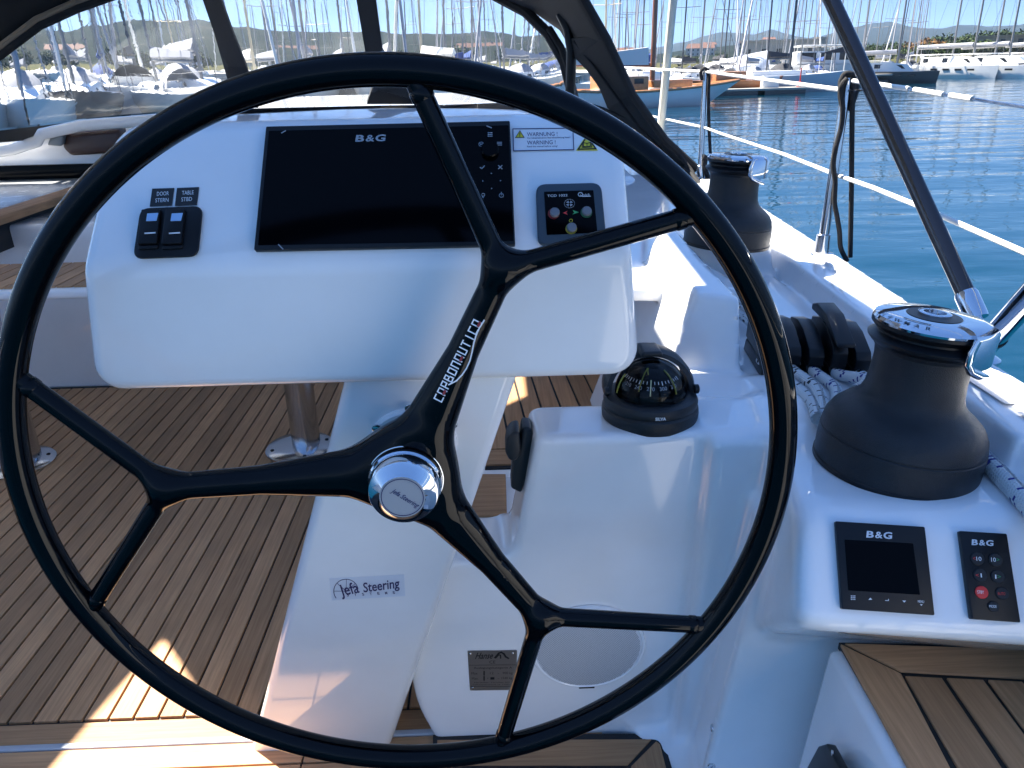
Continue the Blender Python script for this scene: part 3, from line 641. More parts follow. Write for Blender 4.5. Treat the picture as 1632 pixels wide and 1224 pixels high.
# large chart plotter
t = thing('chart_plotter', 'large black wide chart plotter switched off on the instrument pod', 'chart plotter', tuple(UP.px(615, 300)))
build('bezel', rquad(UP, [(427, 207), (812.5, 198), (821, 394), (408, 402.5)], .002, .009), SATB, t, bevel=.0012, seg=2)
build('glass', rquad(UP, [(429, 209), (810.5, 200), (818.5, 384), (411.5, 391)], .001, .0006, base=.0092), SCR, t)
g = G(); bg_logo(g, UP, 566, 615, 225.5, 10, .0102); build('brand_mark', g, GRYP, t, sharp=0)
g = G(); o = .0102
nine(g, UP, (781, 214.5), 2.7, o, 1.3)
for k in range(3): line(g, UP, [(792.5, 227 + 2.2 * k), (799.5, 226.9 + 2.2 * k)], 1.1, o)
for k in range(16): a0_, a1_ = k * 22.5, k * 22.5 + 24; line(g, UP, [(767 + 4 * math.cos(R(a0_)), 230 + 3.4 * math.sin(R(a0_))), (767 + 4 * math.cos(R(a1_)), 230 + 3.4 * math.sin(R(a1_)))], .8, o)
line(g, UP, [(764.5, 228.5), (769.5, 231.5)], .9, o); line(g, UP, [(764.5, 231.5), (769.5, 228.5)], .9, o)
line(g, UP, [(765.5, 267), (768, 269), (772, 264.5)], 1.3, o); line(g, UP, [(794.5, 264), (800, 269)], 1.3, o); line(g, UP, [(800, 264), (794.5, 269)], 1.3, o)
for p in ((783, 276.5), (769.5, 288.5), (797.5, 288), (783.5, 300.5)): dot(g, UP, p, 1.4, o, n=3)
for k in range(12): a0_, a1_ = -60 + k * 25, -60 + k * 25 + 27; line(g, UP, [(799 + 3.4 * math.cos(R(a0_)), 311.5 + 3 * math.sin(R(a0_))), (799 + 3.4 * math.cos(R(a1_)), 311.5 + 3 * math.sin(R(a1_)))], 1.0, o)
line(g, UP, [(799, 306.5), (799, 311)], 1.1, o)
for k in range(12): a0_, a1_ = k * 30, k * 30 + 32; line(g, UP, [(770 + 2.4 * math.cos(R(a0_)), 310.5 + 2.2 * math.sin(R(a0_))), (770 + 2.4 * math.cos(R(a1_)), 310.5 + 2.2 * math.sin(R(a1_)))], 1.0, o)
line(g, UP, [(768.3, 312), (770, 315.5), (771.7, 312)], 1.2, o)
for a_, b_ in (((449, 212), (455, 208.5)), ((776, 200.8), (783, 203.8)), ((444, 390), (451, 397)), ): line(g, UP, [a_, b_], 1.6, o)
build('key_symbols', g, GRYP, t, sharp=0)
g = G(); c = UP.px(781, 241, .0098); M = Matrix.Translation(c) @ UP.n.to_track_quat('Z', 'Y').to_matrix().to_4x4()
g.lathe([(.0112, 0), (.0112, .006), (.0100, .0075), (.009, .0075)], M, 40); build('rotary_knob', g, SCR, t)

# two rocker switches and their name tags
t = thing('switch_panel', 'black twin rocker switch panel with pale blue lenses on the pod', 'switch panel', tuple(UP.px(270, 372)))
build('frame', rquad(UP, [(226, 334), (325, 330), (317, 410), (214, 414)], .012, .005), SATB, t, bevel=.0015, seg=2)
for i, (x0, w) in enumerate(((230, 33), (268, 34))):
    sw_ = build('rocker', rquad(UP, [(x0 - 3 + 2, 337), (x0 + w - 4, 336), (x0 + w - 10, 391), (x0 - 8, 392)], .002, .007, base=.0052), SATB, t, bevel=.0012, seg=2)
    x1 = x0 + 4 if i == 0 else x0 + 5
    build('lens', rquad(UP, [(x1 + 1, 340.5), (x1 + 18.5, 339.5), (x1 + 15.5, 352), (x1 - 1, 352.5)], .0006, .0006, base=.0123), PALE, sw_)
    build('mark', rquad(UP, [(x1 - 3.5, 371), (x1 + 14, 370), (x1 + 14, 372), (x1 - 3.5, 373)], .0001, .0005, base=.0123), WHT, sw_)
    build('rocker_foot', rquad(UP, [(x0 - 7, 392.5), (x0 + w - 9, 391), (x0 + w - 11, 397), (x0 - 9, 399)], .002, .003, base=.0052), SATB, sw_, bevel=.001)
for q, (s1, s2), lab, p1, p2 in (([(243, 301), (278, 300), (274, 328), (239, 329.5)], ('DOOR', 'STERN'), 'small black tag reading DOOR STERN above the left rocker', ((250, 312), (269, 311)), ((247.5, 322.5), (268.5, 321.5))),
                                 ([(282.5, 300), (317.5, 298.5), (314, 327), (279, 328.5)], ('TABLE', 'STBD'), 'small black tag reading TABLE STBD above the right rocker', ((290, 310.5), (308.5, 309.5)), ((289, 321), (306, 320)))):
    t = thing('name_tag', lab, 'tag', tuple(UP.px(*q[0])))
    build('plate', rquad(UP, q, .0002, .0008), INK, t)
    g = G(); text_fit(g, s1, UP, *p1, 6.2, off=.0012); text_fit(g, s2, UP, *p2, 6.2, off=.0012); build('lettering', g, WHT, t, sharp=0)

# warning stickers
t = thing('warning_label', 'white rectangular warning label with dark blue border beside the chart plotter', 'label', tuple(UP.px(865, 222)))
build('film', rquad(UP, [(817.5, 205.5), (913, 204.5), (914.5, 238.5), (818.5, 240.5)], .0003, .0004), mat('label_white', (.76, .78, .82), .3), t, sharp=0)
g = G(); line(g, UP, [(817.5, 205.5), (913, 204.5), (914.5, 238.5), (818.5, 240.5), (817.5, 205.5)], 1.3, .0006)
text_fit(g, 'WARNUNG !', UP, (840, 217.2), (888.5, 216.3), 6.2, off=.0007); text_fit(g, 'WARNING !', UP, (840, 230.4), (885.5, 229.6), 6.2, off=.0007)
text_fit(g, 'Vor Inbetriebnahme Betriebsanleitung lesen!', UP, (840, 221.2), (909, 219.8), 2.4, off=.0007, bold=.01); text_fit(g, 'Read the manual before using!', UP, (840, 234.6), (888.5, 233.8), 2.4, off=.0007, bold=.01); build('lettering', g, NAVY, t, sharp=0)
def tri(pl, c, rx, ry, off): return [pl.px(c[0], c[1] - ry, off), pl.px(c[0] + rx, c[1] + ry, off), pl.px(c[0] - rx, c[1] + ry, off)]
g = G(); g.prism(tri(UP, (828.5, 214), 7.2, 5.2, .0006), UP.n * .0003); build('caution_triangle', g, YEL, t, sharp=0)
g = G(); line(g, UP, [(828.5, 208.6), (835.4, 219.2), (821.6, 219.4), (828.5, 208.6)], .9, .001); line(g, UP, [(828.5, 212), (828.5, 216)], 1.2, .001); dot(g, UP, (828.5, 217.6), .7, .001, n=8); build('caution_mark', g, INK, t, sharp=0)
t = thing('warning_triangle', 'yellow triangular warning sticker with an open book beside the white label', 'sticker', tuple(UP.px(936, 229)))
g = G(); g.prism(tri(UP, (935.5, 227), 17.5, 13, .0003), UP.n * .0004); build('film', g, YEL, t, sharp=0)
g = G(); line(g, UP, [(935.5, 217.5), (949.5, 237), (921.5, 238), (935.5, 217.5)], 2.0, .0008)
line(g, UP, [(930, 233.5), (930, 227.5), (935.5, 228.5), (941, 227.2), (941, 233), (935.5, 234), (930, 233.5)], 1.2, .0008); line(g, UP, [(935.5, 228.5), (935.5, 234)], 1.0, .0008); line(g, UP, [(928.5, 230), (928.3, 235), (943, 234.5), (942.7, 229.5)], 1.1, .0008); build('book_symbol', g, INK, t, sharp=0)

# thruster control
t = thing('thruster_control', 'square thruster control panel with three grey buttons beside the chart plotter', 'control panel', tuple(UP.px(908, 340)))
FRM = mat('slate_frame', (.035, .055, .075), .45, bump=.15, bscale=500)
build('frame', rquad(UP, [(853.5, 297.5), (957, 295), (965.5, 385), (857, 395)], .013, .008), FRM, t, bevel=.002, seg=3)
fp = build('face', rquad(UP, [(867, 306), (945.5, 303.5), (952, 371), (871.5, 374.5)], .0006, .0008, base=.0081), SCR, t)
DRED = mat('dim_red_ring', (.22, .015, .012), .4); DGRN = mat('dim_green_ring', (.02, .12, .05), .4); DYEL = mat('dim_yellow_ring', (.30, .25, .02), .4)
o = .0095
for c, col in (((884, 339.5), DRED), ((935, 337.5), DGRN), ((911, 363.5), DYEL)):
    g = G(); dot(g, UP, (c[0] + (-1.6 if col is DRED else -.6), c[1] + 1.2), 9.2, o, .0006, 32); ring = build('ring', g, col, t, sharp=30)
    M = Matrix.Translation(UP.px(*c, o + .0006)) @ UP.n.to_track_quat('Z', 'Y').to_matrix().to_4x4()
    g = G(); g.lathe([(.0061, 0), (.0061, .003), (.0052, .0042), (.001, .0046)], M, 28); build('button', g, GRYB, t)
g = G(); g.prism([UP.px(*p, o) for p in ((896.5, 339.5), (904.5, 336), (902.5, 339.2), (904.5, 342.5))], UP.n * .0003); build('port_arrow', g, RED, t, sharp=0)
g = G(); g.prism([UP.px(*p, o) for p in ((922.5, 338.3), (912.5, 335), (915.5, 338.6), (912.5, 342))], UP.n * .0003); build('starboard_arrow', g, GRN, t, sharp=0)
g = G(); text_fit(g, 'TCD 1022', UP, (872.5, 314), (904.5, 312.8), 3.6, off=o); text_fit(g, 'uick', UP, (929.5, 312.3), (940.5, 312), 4, off=o, shear=.2)
for k in range(14): a0_, a1_ = k * 26, k * 26 + 28; line(g, UP, [(925 + 3.5 * math.cos(R(a0_)), 310 + 3 * math.sin(R(a0_))), (925 + 3.5 * math.cos(R(a1_)), 310 + 3 * math.sin(R(a1_)))], 1.0, o)
line(g, UP, [(925, 311), (928.5, 313.2), (941, 312.8)], .9, o); build('lettering', g, WHT, t, sharp=0)
g = G()
for a in (45, 135, 225, 315):
    g.prism([UP.px(907.6 + r * math.cos(R(a + da)), 324.5 - r * .9 * math.sin(R(a + da)), o) for r, da in ((1.8, -30), (5.6, -26), (5.6, 26), (1.8, 30))], UP.n * .0003)
for k in range(12): a0_, a1_ = k * 30, k * 30 + 20; line(g, UP, [(907.6 + 8.2 * math.cos(R(a0_)), 324.5 + 7 * math.sin(R(a0_))), (907.6 + 8.2 * math.cos(R(a1_)), 324.5 + 7 * math.sin(R(a1_)))], .6, o)
build('propeller_symbol', g, GRYP, t, sharp=0)
g = G()
for k in range(12): a0_, a1_ = k * 30, k * 30 + 32; line(g, UP, [(909.8 + 2.6 * math.cos(R(a0_)), 351.7 + 2.4 * math.sin(R(a0_))), (909.8 + 2.6 * math.cos(R(a1_)), 351.7 + 2.4 * math.sin(R(a1_)))], .6, o)
build('power_symbol', g, YEL, t, sharp=0)

# ================================================================== CONSOLE INSTRUMENTS
t = thing('sailing_display', 'square black sailing display switched off on the tilted console', 'display', tuple(CON.px(1405, 905)))
build('bezel', rquad(CON, [(1328.5, 831.5), (1470, 840.5), (1485.5, 980.5), (1338.5, 970.5)], .002, .009), SATB, t, bevel=.0012, seg=2)
build('screen', rquad(CON, [(1346, 860), (1455, 866), (1466, 948), (1352, 941)], .0008, .0005, base=.0092), SCR, t)
g = G(); bg_logo(g, CON, 1380.5, 1422.5, 856.2, 10, .010, sl=.06); build('brand_mark', g, mat('silver_print', (.55, .60, .66), .45), t, sharp=0)
g = G(); o = .0098; nine(g, CON, (1359.5, 952.5), 2.7, o, 1.1)
for c, s in (((1387, 954.5), -1), ((1441, 958.5), 1)): g.prism([CON.px(c[0] - 3, c[1] - s * 1.5, o), CON.px(c[0], c[1] + s * 1.8, o), CON.px(c[0] + 3, c[1] - s * 1.2, o)][::-1], CON.n * .0003)
line(g, CON, [(1411, 957), (1416, 957.2), (1416, 955)], 1.0, o); text_fit(g, 'MENU', CON, (1463, 960.5), (1473, 961), 4, off=o); g.prism([CON.px(1466, 963, o), CON.px(1470.5, 963.2, o), CON.px(1468.4, 965.4, o)], CON.n * .0003)
build('key_symbols', g, WHT, t, sharp=0)
t = thing('autopilot_keypad', 'narrow black autopilot keypad with one red button on the tilted console', 'keypad', tuple(CON.px(1575, 920)))
build('bezel', rquad(CON, [(1524.5, 847), (1599, 851.5), (1620.5, 992), (1543, 986.5)], .002, .010), SATB, t, bevel=.0012, seg=2)
g = G(); bg_logo(g, CON, 1548.5, 1584, 868.2, 8.5, .0110, sl=.05); build('brand_mark', g, bpy.data.materials['silver_print'], t, sharp=0)
KEY = mat('keypad_rubber', (.0075, .009, .012), .6)
def key(c, r, m, s=None, sm=None, fit=None, h=6):
    M = Matrix.Translation(CON.px(*c, .0101)) @ CON.n.to_track_quat('Z', 'Y').to_matrix().to_4x4(); rr = (CON.px(c[0] + r, c[1], .0101) - CON.px(*c, .0101)).length
    g = G(); g.lathe([(rr, 0), (rr, .0012), (rr * .9, .002), (rr * .3, .0022)], M, 36); k = build('button', g, m, t)
    for s_, m_, (a, b) in (s or []):
        g = G(); text_fit(g, s_, CON, a, b, h, off=.0126); build('lettering', g, m_, k, sharp=0)
key((1557.5, 890.5), 11, KEY, [('<', RED, ((1551, 893.2), (1555.3, 893.4))), ('10', WHT, ((1556.5, 893.6), (1564.5, 894)))], h=6.5)
key((1586.5, 892.5), 11, KEY, [('10', WHT, ((1580, 895), (1587.5, 895.4))), ('>', GRN, ((1588.5, 895.2), (1593, 895.4)))], h=6.5)
key((1562, 917), 11, KEY, [('<', RED, ((1555.5, 920), (1560.5, 920.2))), ('1', WHT, ((1563.2, 920.3), (1565.2, 920.4)))], h=6.5)
key((1590, 919), 11, KEY, [('1', WHT, ((1586.2, 922.2), (1588.2, 922.4))), ('>', GRN, ((1590, 922.2), (1595.5, 922.4)))], h=6.5)
key((1564, 944), 10.5, RED, [('STBY', WHT, ((1557.8, 946), (1568.6, 946.4)))], h=5)
key((1597, 946), 10.5, KEY, [('AUTO', RED, ((1590.5, 948.2), (1602.5, 948.6)))], h=4.6)
key((1583, 967), 9, KEY, [('MODE', WHT, ((1577, 968.2), (1588.5, 968.8)))], h=4.2)

# ================================================================== LOCKER FACE: speaker, plate, screws
t = thing('cockpit_speaker', 'round white cockpit loudspeaker with perforated grille on the locker face', 'speaker', tuple(FACE.px(937, 1029)))
spc = FACE.px(937, 1030); FMX = Matrix((FACE.u, FACE.v, FACE.n)).transposed().to_4x4()
sr = .5 * (FACE.px(1028, 1030) - FACE.px(847, 1030)).length
M = Matrix.Translation(spc) @ FMX
g = G(); g.lathe([(sr, .001), (sr, .006), (sr * .985, .0085), (sr * .95, .009), (sr * .93, .0075)], M, 96, cap=False); build('trim_ring', g, GEL, t)
def grille_mat():
    m = bpy.data.materials.new('perforated_grille'); m.use_nodes = True; tt = m.node_tree; p = tt.nodes['Principled BSDF']; p.inputs['Base Color'].default_value = (.72, .73, .75, 1); p.inputs['Roughness'].default_value = .35; return m
GRI = grille_mat()
def sphz(r): return .0075 + .007 * (1 - (r / sr) ** 2)
g = G(); g.lathe([(sr * .94, .0070)] + [(sr * k, sphz(sr * k)) for k in (.9, .8, .7, .6, .5, .4, .3, .2, .1, .01)], M, 96); build('grille', g, GRI, t)
g = G(); pit = .0031; dz = .0004; nholes = 0
rows = int(sr / pit) + 1
for j in range(-rows, rows + 1):
    for i in range(-rows - 1, rows + 2):
        x = (i + .5 * (j % 2)) * pit; y = j * pit * .866; rr = math.hypot(x, y)
        if rr > sr * .90: continue
        z = sphz(rr) + dz; h_ = .00098
        g.add([M @ V(x + h_ * math.cos(a), y + h_ * math.sin(a), z) for a in (R(30), R(90), R(150), R(210), R(270), R(330))], [(0, 1, 2, 3, 4, 5)])
ho = build('grille_holes', g, mat('painted_hole_shade', (.14, .15, .17), .9), t, sharp=0); ho['kind'] = 'stuff'  # flat dark hexagons on the grille, shade of the perforations painted in
g = G(); g.box((0, -sr * .965, .0095), (.031, .0032, .0012)); g.v = [tuple(M @ Vector(p)) for p in g.v]; build('name_badge', g, SATB, t)
# builder's plate
t = thing('builders_plate', 'small metal capacity plate with four rivets at the left of the locker face', 'plate', tuple(FACE.px(785, 1068)))
build('plate', rquad(FACE, [(745, 1036.5), (824, 1035.5), (823, 1099), (749, 1100)], .003, .0012), ALU, t, bevel=.0003, seg=1)
for p in ((749.5, 1042), (817, 1041), (753, 1096), (816, 1095)):
    g = G(); g.lathe([(.0026, 0), (.0024, .0009), (.0012, .0016), (.0003, .0018)], Matrix.Translation(FACE.px(*p, .0012)) @ FMX, 14); build('rivet', g, SST, t)
g = G(); o = .0015; T = lambda s, a, b, h, **k: text_fit(g, s, FACE, a, b, h, off=o, **k)
T('Hanse', (757, 1050), (786, 1049.4), 9.5, shear=.5, bold=.015); T('CE', (780, 1057.5), (789.5, 1057.3), 4.6)
for pts_ in ([(789, 1048), (795, 1041), (799, 1039.5), (803, 1042), (806, 1046.5), (810, 1049)], ): line(g, FACE, pts_, 3.0, o)
line(g, FACE, [(790, 1048.5), (795, 1043.5), (797.5, 1044), (798, 1048.8)], 2.0, o)
T('Auslegungskategorie A', (755, 1066), (816, 1065.4), 3.0); T('Max.', (751.5, 1075), (762, 1074.9), 3.6); T('12', (781, 1074.7), (786.5, 1074.6), 3.6); T('=', (793, 1074.5), (795.5, 1074.5), 2); T('900 kg', (801, 1074.4), (817, 1074.2), 3.6)
T('Max.', (752, 1083), (762.5, 1082.9), 3.4); T('+', (776, 1082.6), (778.4, 1082.6), 3); T('=', (793, 1082.4), (795.5, 1082.4), 2); T('1540 kg', (799.5, 1082.3), (816, 1082.1), 3.4)
for y_ in (1074, 1082.3): line(g, FACE, [(771.5, y_ - 3), (771.5, y_ + 1)], 2.2, o); dot(g, FACE, (771.5, y_ - 4.4), 1.1, o, n=8); line(g, FACE, [(771.5, y_ + 1), (771.5, y_ + 2.5)], 1.2, o)
g.prism([FACE.px(*p, o) for p in ((781.5, 1079.3), (788, 1079.2), (788, 1082.8), (781.5, 1083))], FACE.n * .0003)
T('Hersteller: Yachtbau AG', (756, 1088.7), (812, 1088.2), 1.8); T('Ladewasserstrasse 14  17493', (754, 1092), (812, 1091.6), 1.6)
line(g, FACE, [(748, 1060), (822, 1059.5)], .5, o); line(g, FACE, [(750, 1094.3), (822, 1093.6)], .5, o)
build('lettering', g, INK, t, sharp=0)
g.v = []; g.f = []
CP = Plane(V(.40, 1.0, .2), V(-1, -.55, .05))
for lab, p in (('small steel countersunk screw in the white locker corner, upper of two', (1135, 1160)), ('small steel countersunk screw in the white locker corner, lower of two', (1134, 1221))):
    d = ray(*p); q = CAM.copy(); s = .7
    for _ in range(200):                                             # walk along the sight line to the moulding
        f = float(coaming_f(np.array([list(CAM + d * s)]))[0])
        if f < .0005: break
        s += f * .7
    q = CAM + d * s; e = 1e-3; gr = V(*[float(coaming_f(np.array([list(q + V(*v) * e)]))[0] - coaming_f(np.array([list(q - V(*v) * e)]))[0]) for v in ((1, 0, 0), (0, 1, 0), (0, 0, 1))]).normalized()
    t = thing('deck_screw', lab, 'screw', tuple(q)); Mq = Matrix.Translation(q) @ gr.to_track_quat('Z', 'Y').to_matrix().to_4x4()
    g = G(); g.lathe([(.0070, -.001), (.0070, .001), (.0058, .0018), (.0024, .0018), (.0022, .0004)], Mq, 24); build('head', g, SST, t)

# ================================================================== ENGINE CONTROL on the locker side
t = thing('throttle_lever', 'black angular throttle lever housing on the left side of the helm locker', 'throttle', (.03, 1.2, .6))
q = [atY(*p, 1.165) for p in ((833, 681), (848, 683), (852, 722), (846, 740), (831, 787), (814, 779), (817, 735), (826, 720))]
g = G(); g.prism(q, (0, .045, .0)); build('housing', g, RUB, t, bevel=.005, seg=3)
q = [atY(*p, 1.150) for p in ((816, 690), (828, 688), (831, 724), (822, 736), (812, 735), (805, 722), (808, 700))]
g = G(); g.prism(q, (0, .050, 0)); build('boss', g, RUB, t, bevel=.005, seg=3)

# ================================================================== COMPASS
cc = V(.263, 1.200, .738)
t = thing('steering_compass', 'black domed steering compass with hood on the locker top', 'compass', tuple(cc))
M = Matrix.Translation(cc)
g = G(); g.lathe([(.078, -.004), (.0815, .002), (.0825, .012), (.0815, .020), (.078, .0235), (.0795, .026), (.0800, .034), (.077, .040), (.068, .0425), (.062, .043)], M, 72); build('base_ring', g, RUB, t)
dc = cc + V(0, 0, .046); DR = .0605
prof = [(DR * math.cos(a), DR * .95 * math.sin(a)) for a in np.linspace(0, R(88), 16)]
g = G(); g.lathe(prof, Matrix.Translation(dc), 48); build('dome', g, DOME, t)
ir = .0545
g = G(); g.lathe([(.060, -.004), (.058, .0), (.052, .002)] , Matrix.Translation(dc), 48); g.lathe([(ir * math.cos(a), ir * .9 * math.sin(a)) for a in np.linspace(R(-5), R(88), 14)], Matrix.Translation(dc), 48); build('card_bowl', g, SCR, t)
def onbowl(az, el, off=.0006): return dc + V((ir + off) * math.cos(R(el)) * math.sin(R(az)), -(ir + off) * math.cos(R(el)) * math.cos(R(az)), (ir * .9 + off) * math.sin(R(el)))
look = -math.degrees(math.atan2(cc.x, cc.y))
g = G(); gn = G()
vaz = math.degrees(math.atan2(-cc.x, cc.y))                           # azimuth on the bowl that faces the helmsman
for k in range(-9, 10):
    az = vaz + k * 8.2; big = k % 3 == 0
    nrm = (onbowl(az, 30) - dc).normalized()
    g.stroke([onbowl(az, 41), onbowl(az, 36 if not big else 34.5)], .0014 if big else .0009, nrm)
build('card_ticks', g, WHT, t, sharp=0)
g = G()
for s_, k in (('210', -6), ('240', -3), ('270', 0), ('300', 3), ('330', 6)):
    co, fs = text_mesh(s_, off=.008); w = max(c.x for c in co); 
    vs = []
    for c in co:
        az = vaz + k * 8.2 + (c.x / w - .5) * 15.5; el = 24 + c.y * 10; vs.append(onbowl(az, el))
    g.add(vs, fs)
build('card_numbers', g, GRYP, t, sharp=0)
g = G(); g.tube([onbowl(vaz, e, .0016) for e in np.linspace(44, 14, 8)], .0010, 6); build('lubber_line', g, mat('lubber_cream', (.8, .75, .45), .5), t)
YL = mat('yellow_line', (.30, .27, .035), .5)
g = G(); g.tube([onbowl(vaz - 21, e, .0015) for e in np.linspace(70, 20, 10)], .0009, 6); g.tube([onbowl(vaz - 18 + k * 3, 70 - k * 5, .0015) for k in range(4)], .0011, 6); build('guide_line', g, YL, t)
g = G(); g.tube([onbowl(vaz + 50, e, .0016) for e in np.linspace(62, 12, 10)], .0014, 6); g.tube([onbowl(vaz - 62, e, .0085) for e in np.linspace(40, 5, 8)], .0014, 6); build('side_line', g, YL, t)
# hood arching over the dome
rows = []
for i in range(33):
    a = R(-4 + 188 * i / 32); ring = []
    for (rr, yy) in ((.0655, -.012), (.0735, -.010), (.0775, .004), (.0765, .030), (.0700, .050), (.0640, .046), (.0640, .010)):
        ring.append(dc + V(rr * math.cos(a) * 1.02, yy + .010 + .020 * math.sin(a), rr * max(math.sin(a), -.3) * .87 - .002))
    rows.append(ring + [ring[0]])
g = G(); g.grid(rows); build('hood', g, RUB, t)
g = G(); g.prism([dc + V(x, -.004, z) for x, z in ((-.021, .0615), (.019, .0615), (.015, .0715), (-.016, .0715))], (0, .05, 0)); build('hood_grip', g, RUB, t, bevel=.004, seg=3)
for s_ in (-1, 1):
    g = G(); g.lathe([(.008, 0), (.008, .006), (.005, .008)], Matrix.Translation(dc + V(s_ * .073, -.008, .004)) @ Matrix.Rotation(s_ * math.pi / 2, 4, 'Y'), 20); build('pivot_knob', g, SATB, t)
BP = Plane(cc + V(0, -.0822, .016), (-.02, -1, .05)); g = G()
text_fit(g, 'SILVA', BP, (1044.5, 670.5), (1061.5, 670), 4.6, off=.0012, bold=.03); build('lettering', g, WHT, t, sharp=0)

# ================================================================== WINCHES
def winch(name, label, base, tilt):
    t = thing(name, label, 'winch', tuple(base), group='sheet winches on the starboard coaming')
    M = Matrix.Translation(base) @ Matrix.Rotation(R(tilt), 4, 'Y') 
    g = G(); g.lathe([(.1150, -.004), (.1150, .002), (.113, .004)], M, 72); build('base_ring', g, SATB, t)
    g = G(); g.lathe([(.1135, .004), (.1142, .028), (.1135, .046), (.1120, .0475), (.1120, .0488), (.1128, .050), (.1100, .064), (.1030, .077), (.0915, .088), (.0790, .097), (.0710, .106), (.0662, .118), (.0638, .140), (.0632, .165), (.0650, .178), (.0690, .184), (.0690, .185)], M, 96); build('drum', g, WIN, t, sharp=25)
    g = G(); g.lathe([(.0685, .184), (.0735, .188), (.0780, .193), (.0790, .196), (.0745, .199), (.0690, .203), (.0690, .206), (.0740, .210), (.0775, .214), (.0775, .218), (.076, .220)], M, 96); build('self_tailer', g, SATB, t)
    g = G(); g.lathe([(.0765, .2175), (.0773, .222), (.0750, .2265), (.0655, .2290), (.0360, .2300)], M, 96, cap=False); build('crown', g, CHR, t)
    g = G(); g.lathe([(.0360, .2298), (.0355, .2308), (.0215, .2310)], M, 64, cap=False); build('handle_plate', g, SATB, t)
    g = G(); g.lathe([(.0215, .2300), (.0215, .2345), (.0195, .2355), (.0145, .2352), (.0135, .226)], M, 48, cap=False); build('socket_ring', g, CHR, t)
    g = G(); g.lathe([(.0137, .2262), (.002, .2262)], M, 24); build('socket', g, SATB, t)
    # chrome feeder arm over the crown with a stripper lip dropping at its outer end
    A = R(-58); rows = []
    for i in range(30):
        a = A - R(22) + R(44) * i / 29; e = min(1, min(i, 29 - i) / 3 + .2)
        ring = [(.0440, .2318), (.0620, .2326), (.0735, .2306), (.0805, .2270), (.0835, .2215), (.0835, .178), (.0813, .1775), (.0805, .215), (.079, .222)]
        rows.append([M @ V(r * math.cos(a), r * math.sin(a), z) for r, z in ring])
    g = G(); g.grid(rows); m_ = len(rows[0]); g.add(rows[0], [tuple(range(m_))]); g.add(rows[-1], [tuple(range(m_))[::-1]]); arm = build('feeder_arm', g, CHR, t, sharp=30)
    a0 = A - R(22); lip = [M @ V((.0840) * math.cos(a0 + d_), (.0840) * math.sin(a0 + d_), z) for d_, z in ((R(0), .2225), (R(-3), .206), (R(-3), .190), (R(2), .180), (R(14), .173), (R(32), .166))]
    g = G(); g.tube(lip, [.0045, .0052, .0055, .006, .0065, .003], 12); build('stripper_lip', g, CHR, arm)
    g = G(); n_ = len('LEWMAR')
    for k, c in enumerate('LEWMAR'):
        a = R(-182 + 11.5 * k); d_ = V(-math.sin(a), math.cos(a), 0); up = V(-math.cos(a), -math.sin(a), 0)
        co, fs = text_mesh(c, off=.02); w = max(x.x for x in co); sz = .0105
        g.add([M @ (V(.0718 * math.cos(a), .0718 * math.sin(a), .2286) + d_ * (q.x - w / 2) * sz + up * q.y * sz * .8 + V(0, 0, .0016 * q.y)) for q in co], fs)
    build('lettering', g, INK, t, sharp=0)
    g = G()
    for a_ in (R(-160), R(30)): g.stroke([M @ V(.055 * math.cos(a_ + d_), .055 * math.sin(a_ + d_), .2302) for d_ in np.linspace(0, R(36), 8)], .002, V(0, 0, 1))
    build('grooves', g, INK, t, sharp=0)
    return t, M
wb = atZ(1424, 737, .739); wt, WM = winch('sheet_winch', 'large black sheet winch with chrome top nearest the camera beside the console', wb, 4.5)
fb = atZ(1157, 386, .846); winch('sheet_winch', 'black sheet winch further forward on the white shelf beyond the rope clutches', fb, 3.0)

# ================================================================== ROPE CLUTCHES AND ROPES
lead = []
for k in range(5):
    bx = .520 + .0385 * k; by = 1.345 - .012 * k; t = thing('rope_clutch', ['black rope clutch half behind the wheel rim, leftmost of the bank', 'black rope clutch second from the wheel rim with a plain white rope', 'black rope clutch in the middle of the bank of five', 'black rope clutch with its lever raised above the others', 'black rope clutch at the outboard end of the bank beside the winch'][k], 'rope clutch', (bx, by, .74), group='rope clutches in the coaming recess')
    M = Matrix.Translation((bx, by, .739)) @ Matrix.Rotation(R(-6), 4, 'Z')
    def L(x, y, z): return M @ V(x, y, z)
    w = .0148
    g = G(); g.prism([L(-w, y, z) for y, z in ((0, 0), (.005, .022), (.010, .030), (.150, .030), (.165, 0))], M.to_3x3() @ V(2 * w, 0, 0)); build('body', g, SATB, t, bevel=.003)
    if k != 3: prof = ((.002, .030), (-.002, .050), (.006, .064), (.060, .086), (.100, .092), (.150, .082), (.158, .031))
    else: prof = ((.002, .030), (.0, .060), (.010, .074), (.060, .094), (.100, .099), (.150, .086), (.158, .031))
    g = G(); g.prism([L(-w + .001, y, z) for y, z in prof], M.to_3x3() @ V(2 * w - .002, 0, 0)); build('lever', g, SATB, t, bevel=.0022, seg=2)
    if k == 3:
        g = G(); g.prism([L(-w - .002, y, z) for y, z in ((-.022, .078), (-.020, .086), (.060, .118), (.120, .122), (.150, .112), (.150, .100), (.060, .100))], M.to_3x3() @ V(2 * w + .004, 0, 0)); build('raised_handle', g, SATB, t, bevel=.003, seg=2)
    g = G(); g.lathe([(.0105, 0), (.0105, .006), (.0085, .008), (.007, .004)], Matrix.Translation(L(0, .004, .020)) @ Matrix.Rotation(R(90), 4, 'X'), 24); build('eye_ring', g, SST, t)
    lead.append(L(0, -.002, .020))
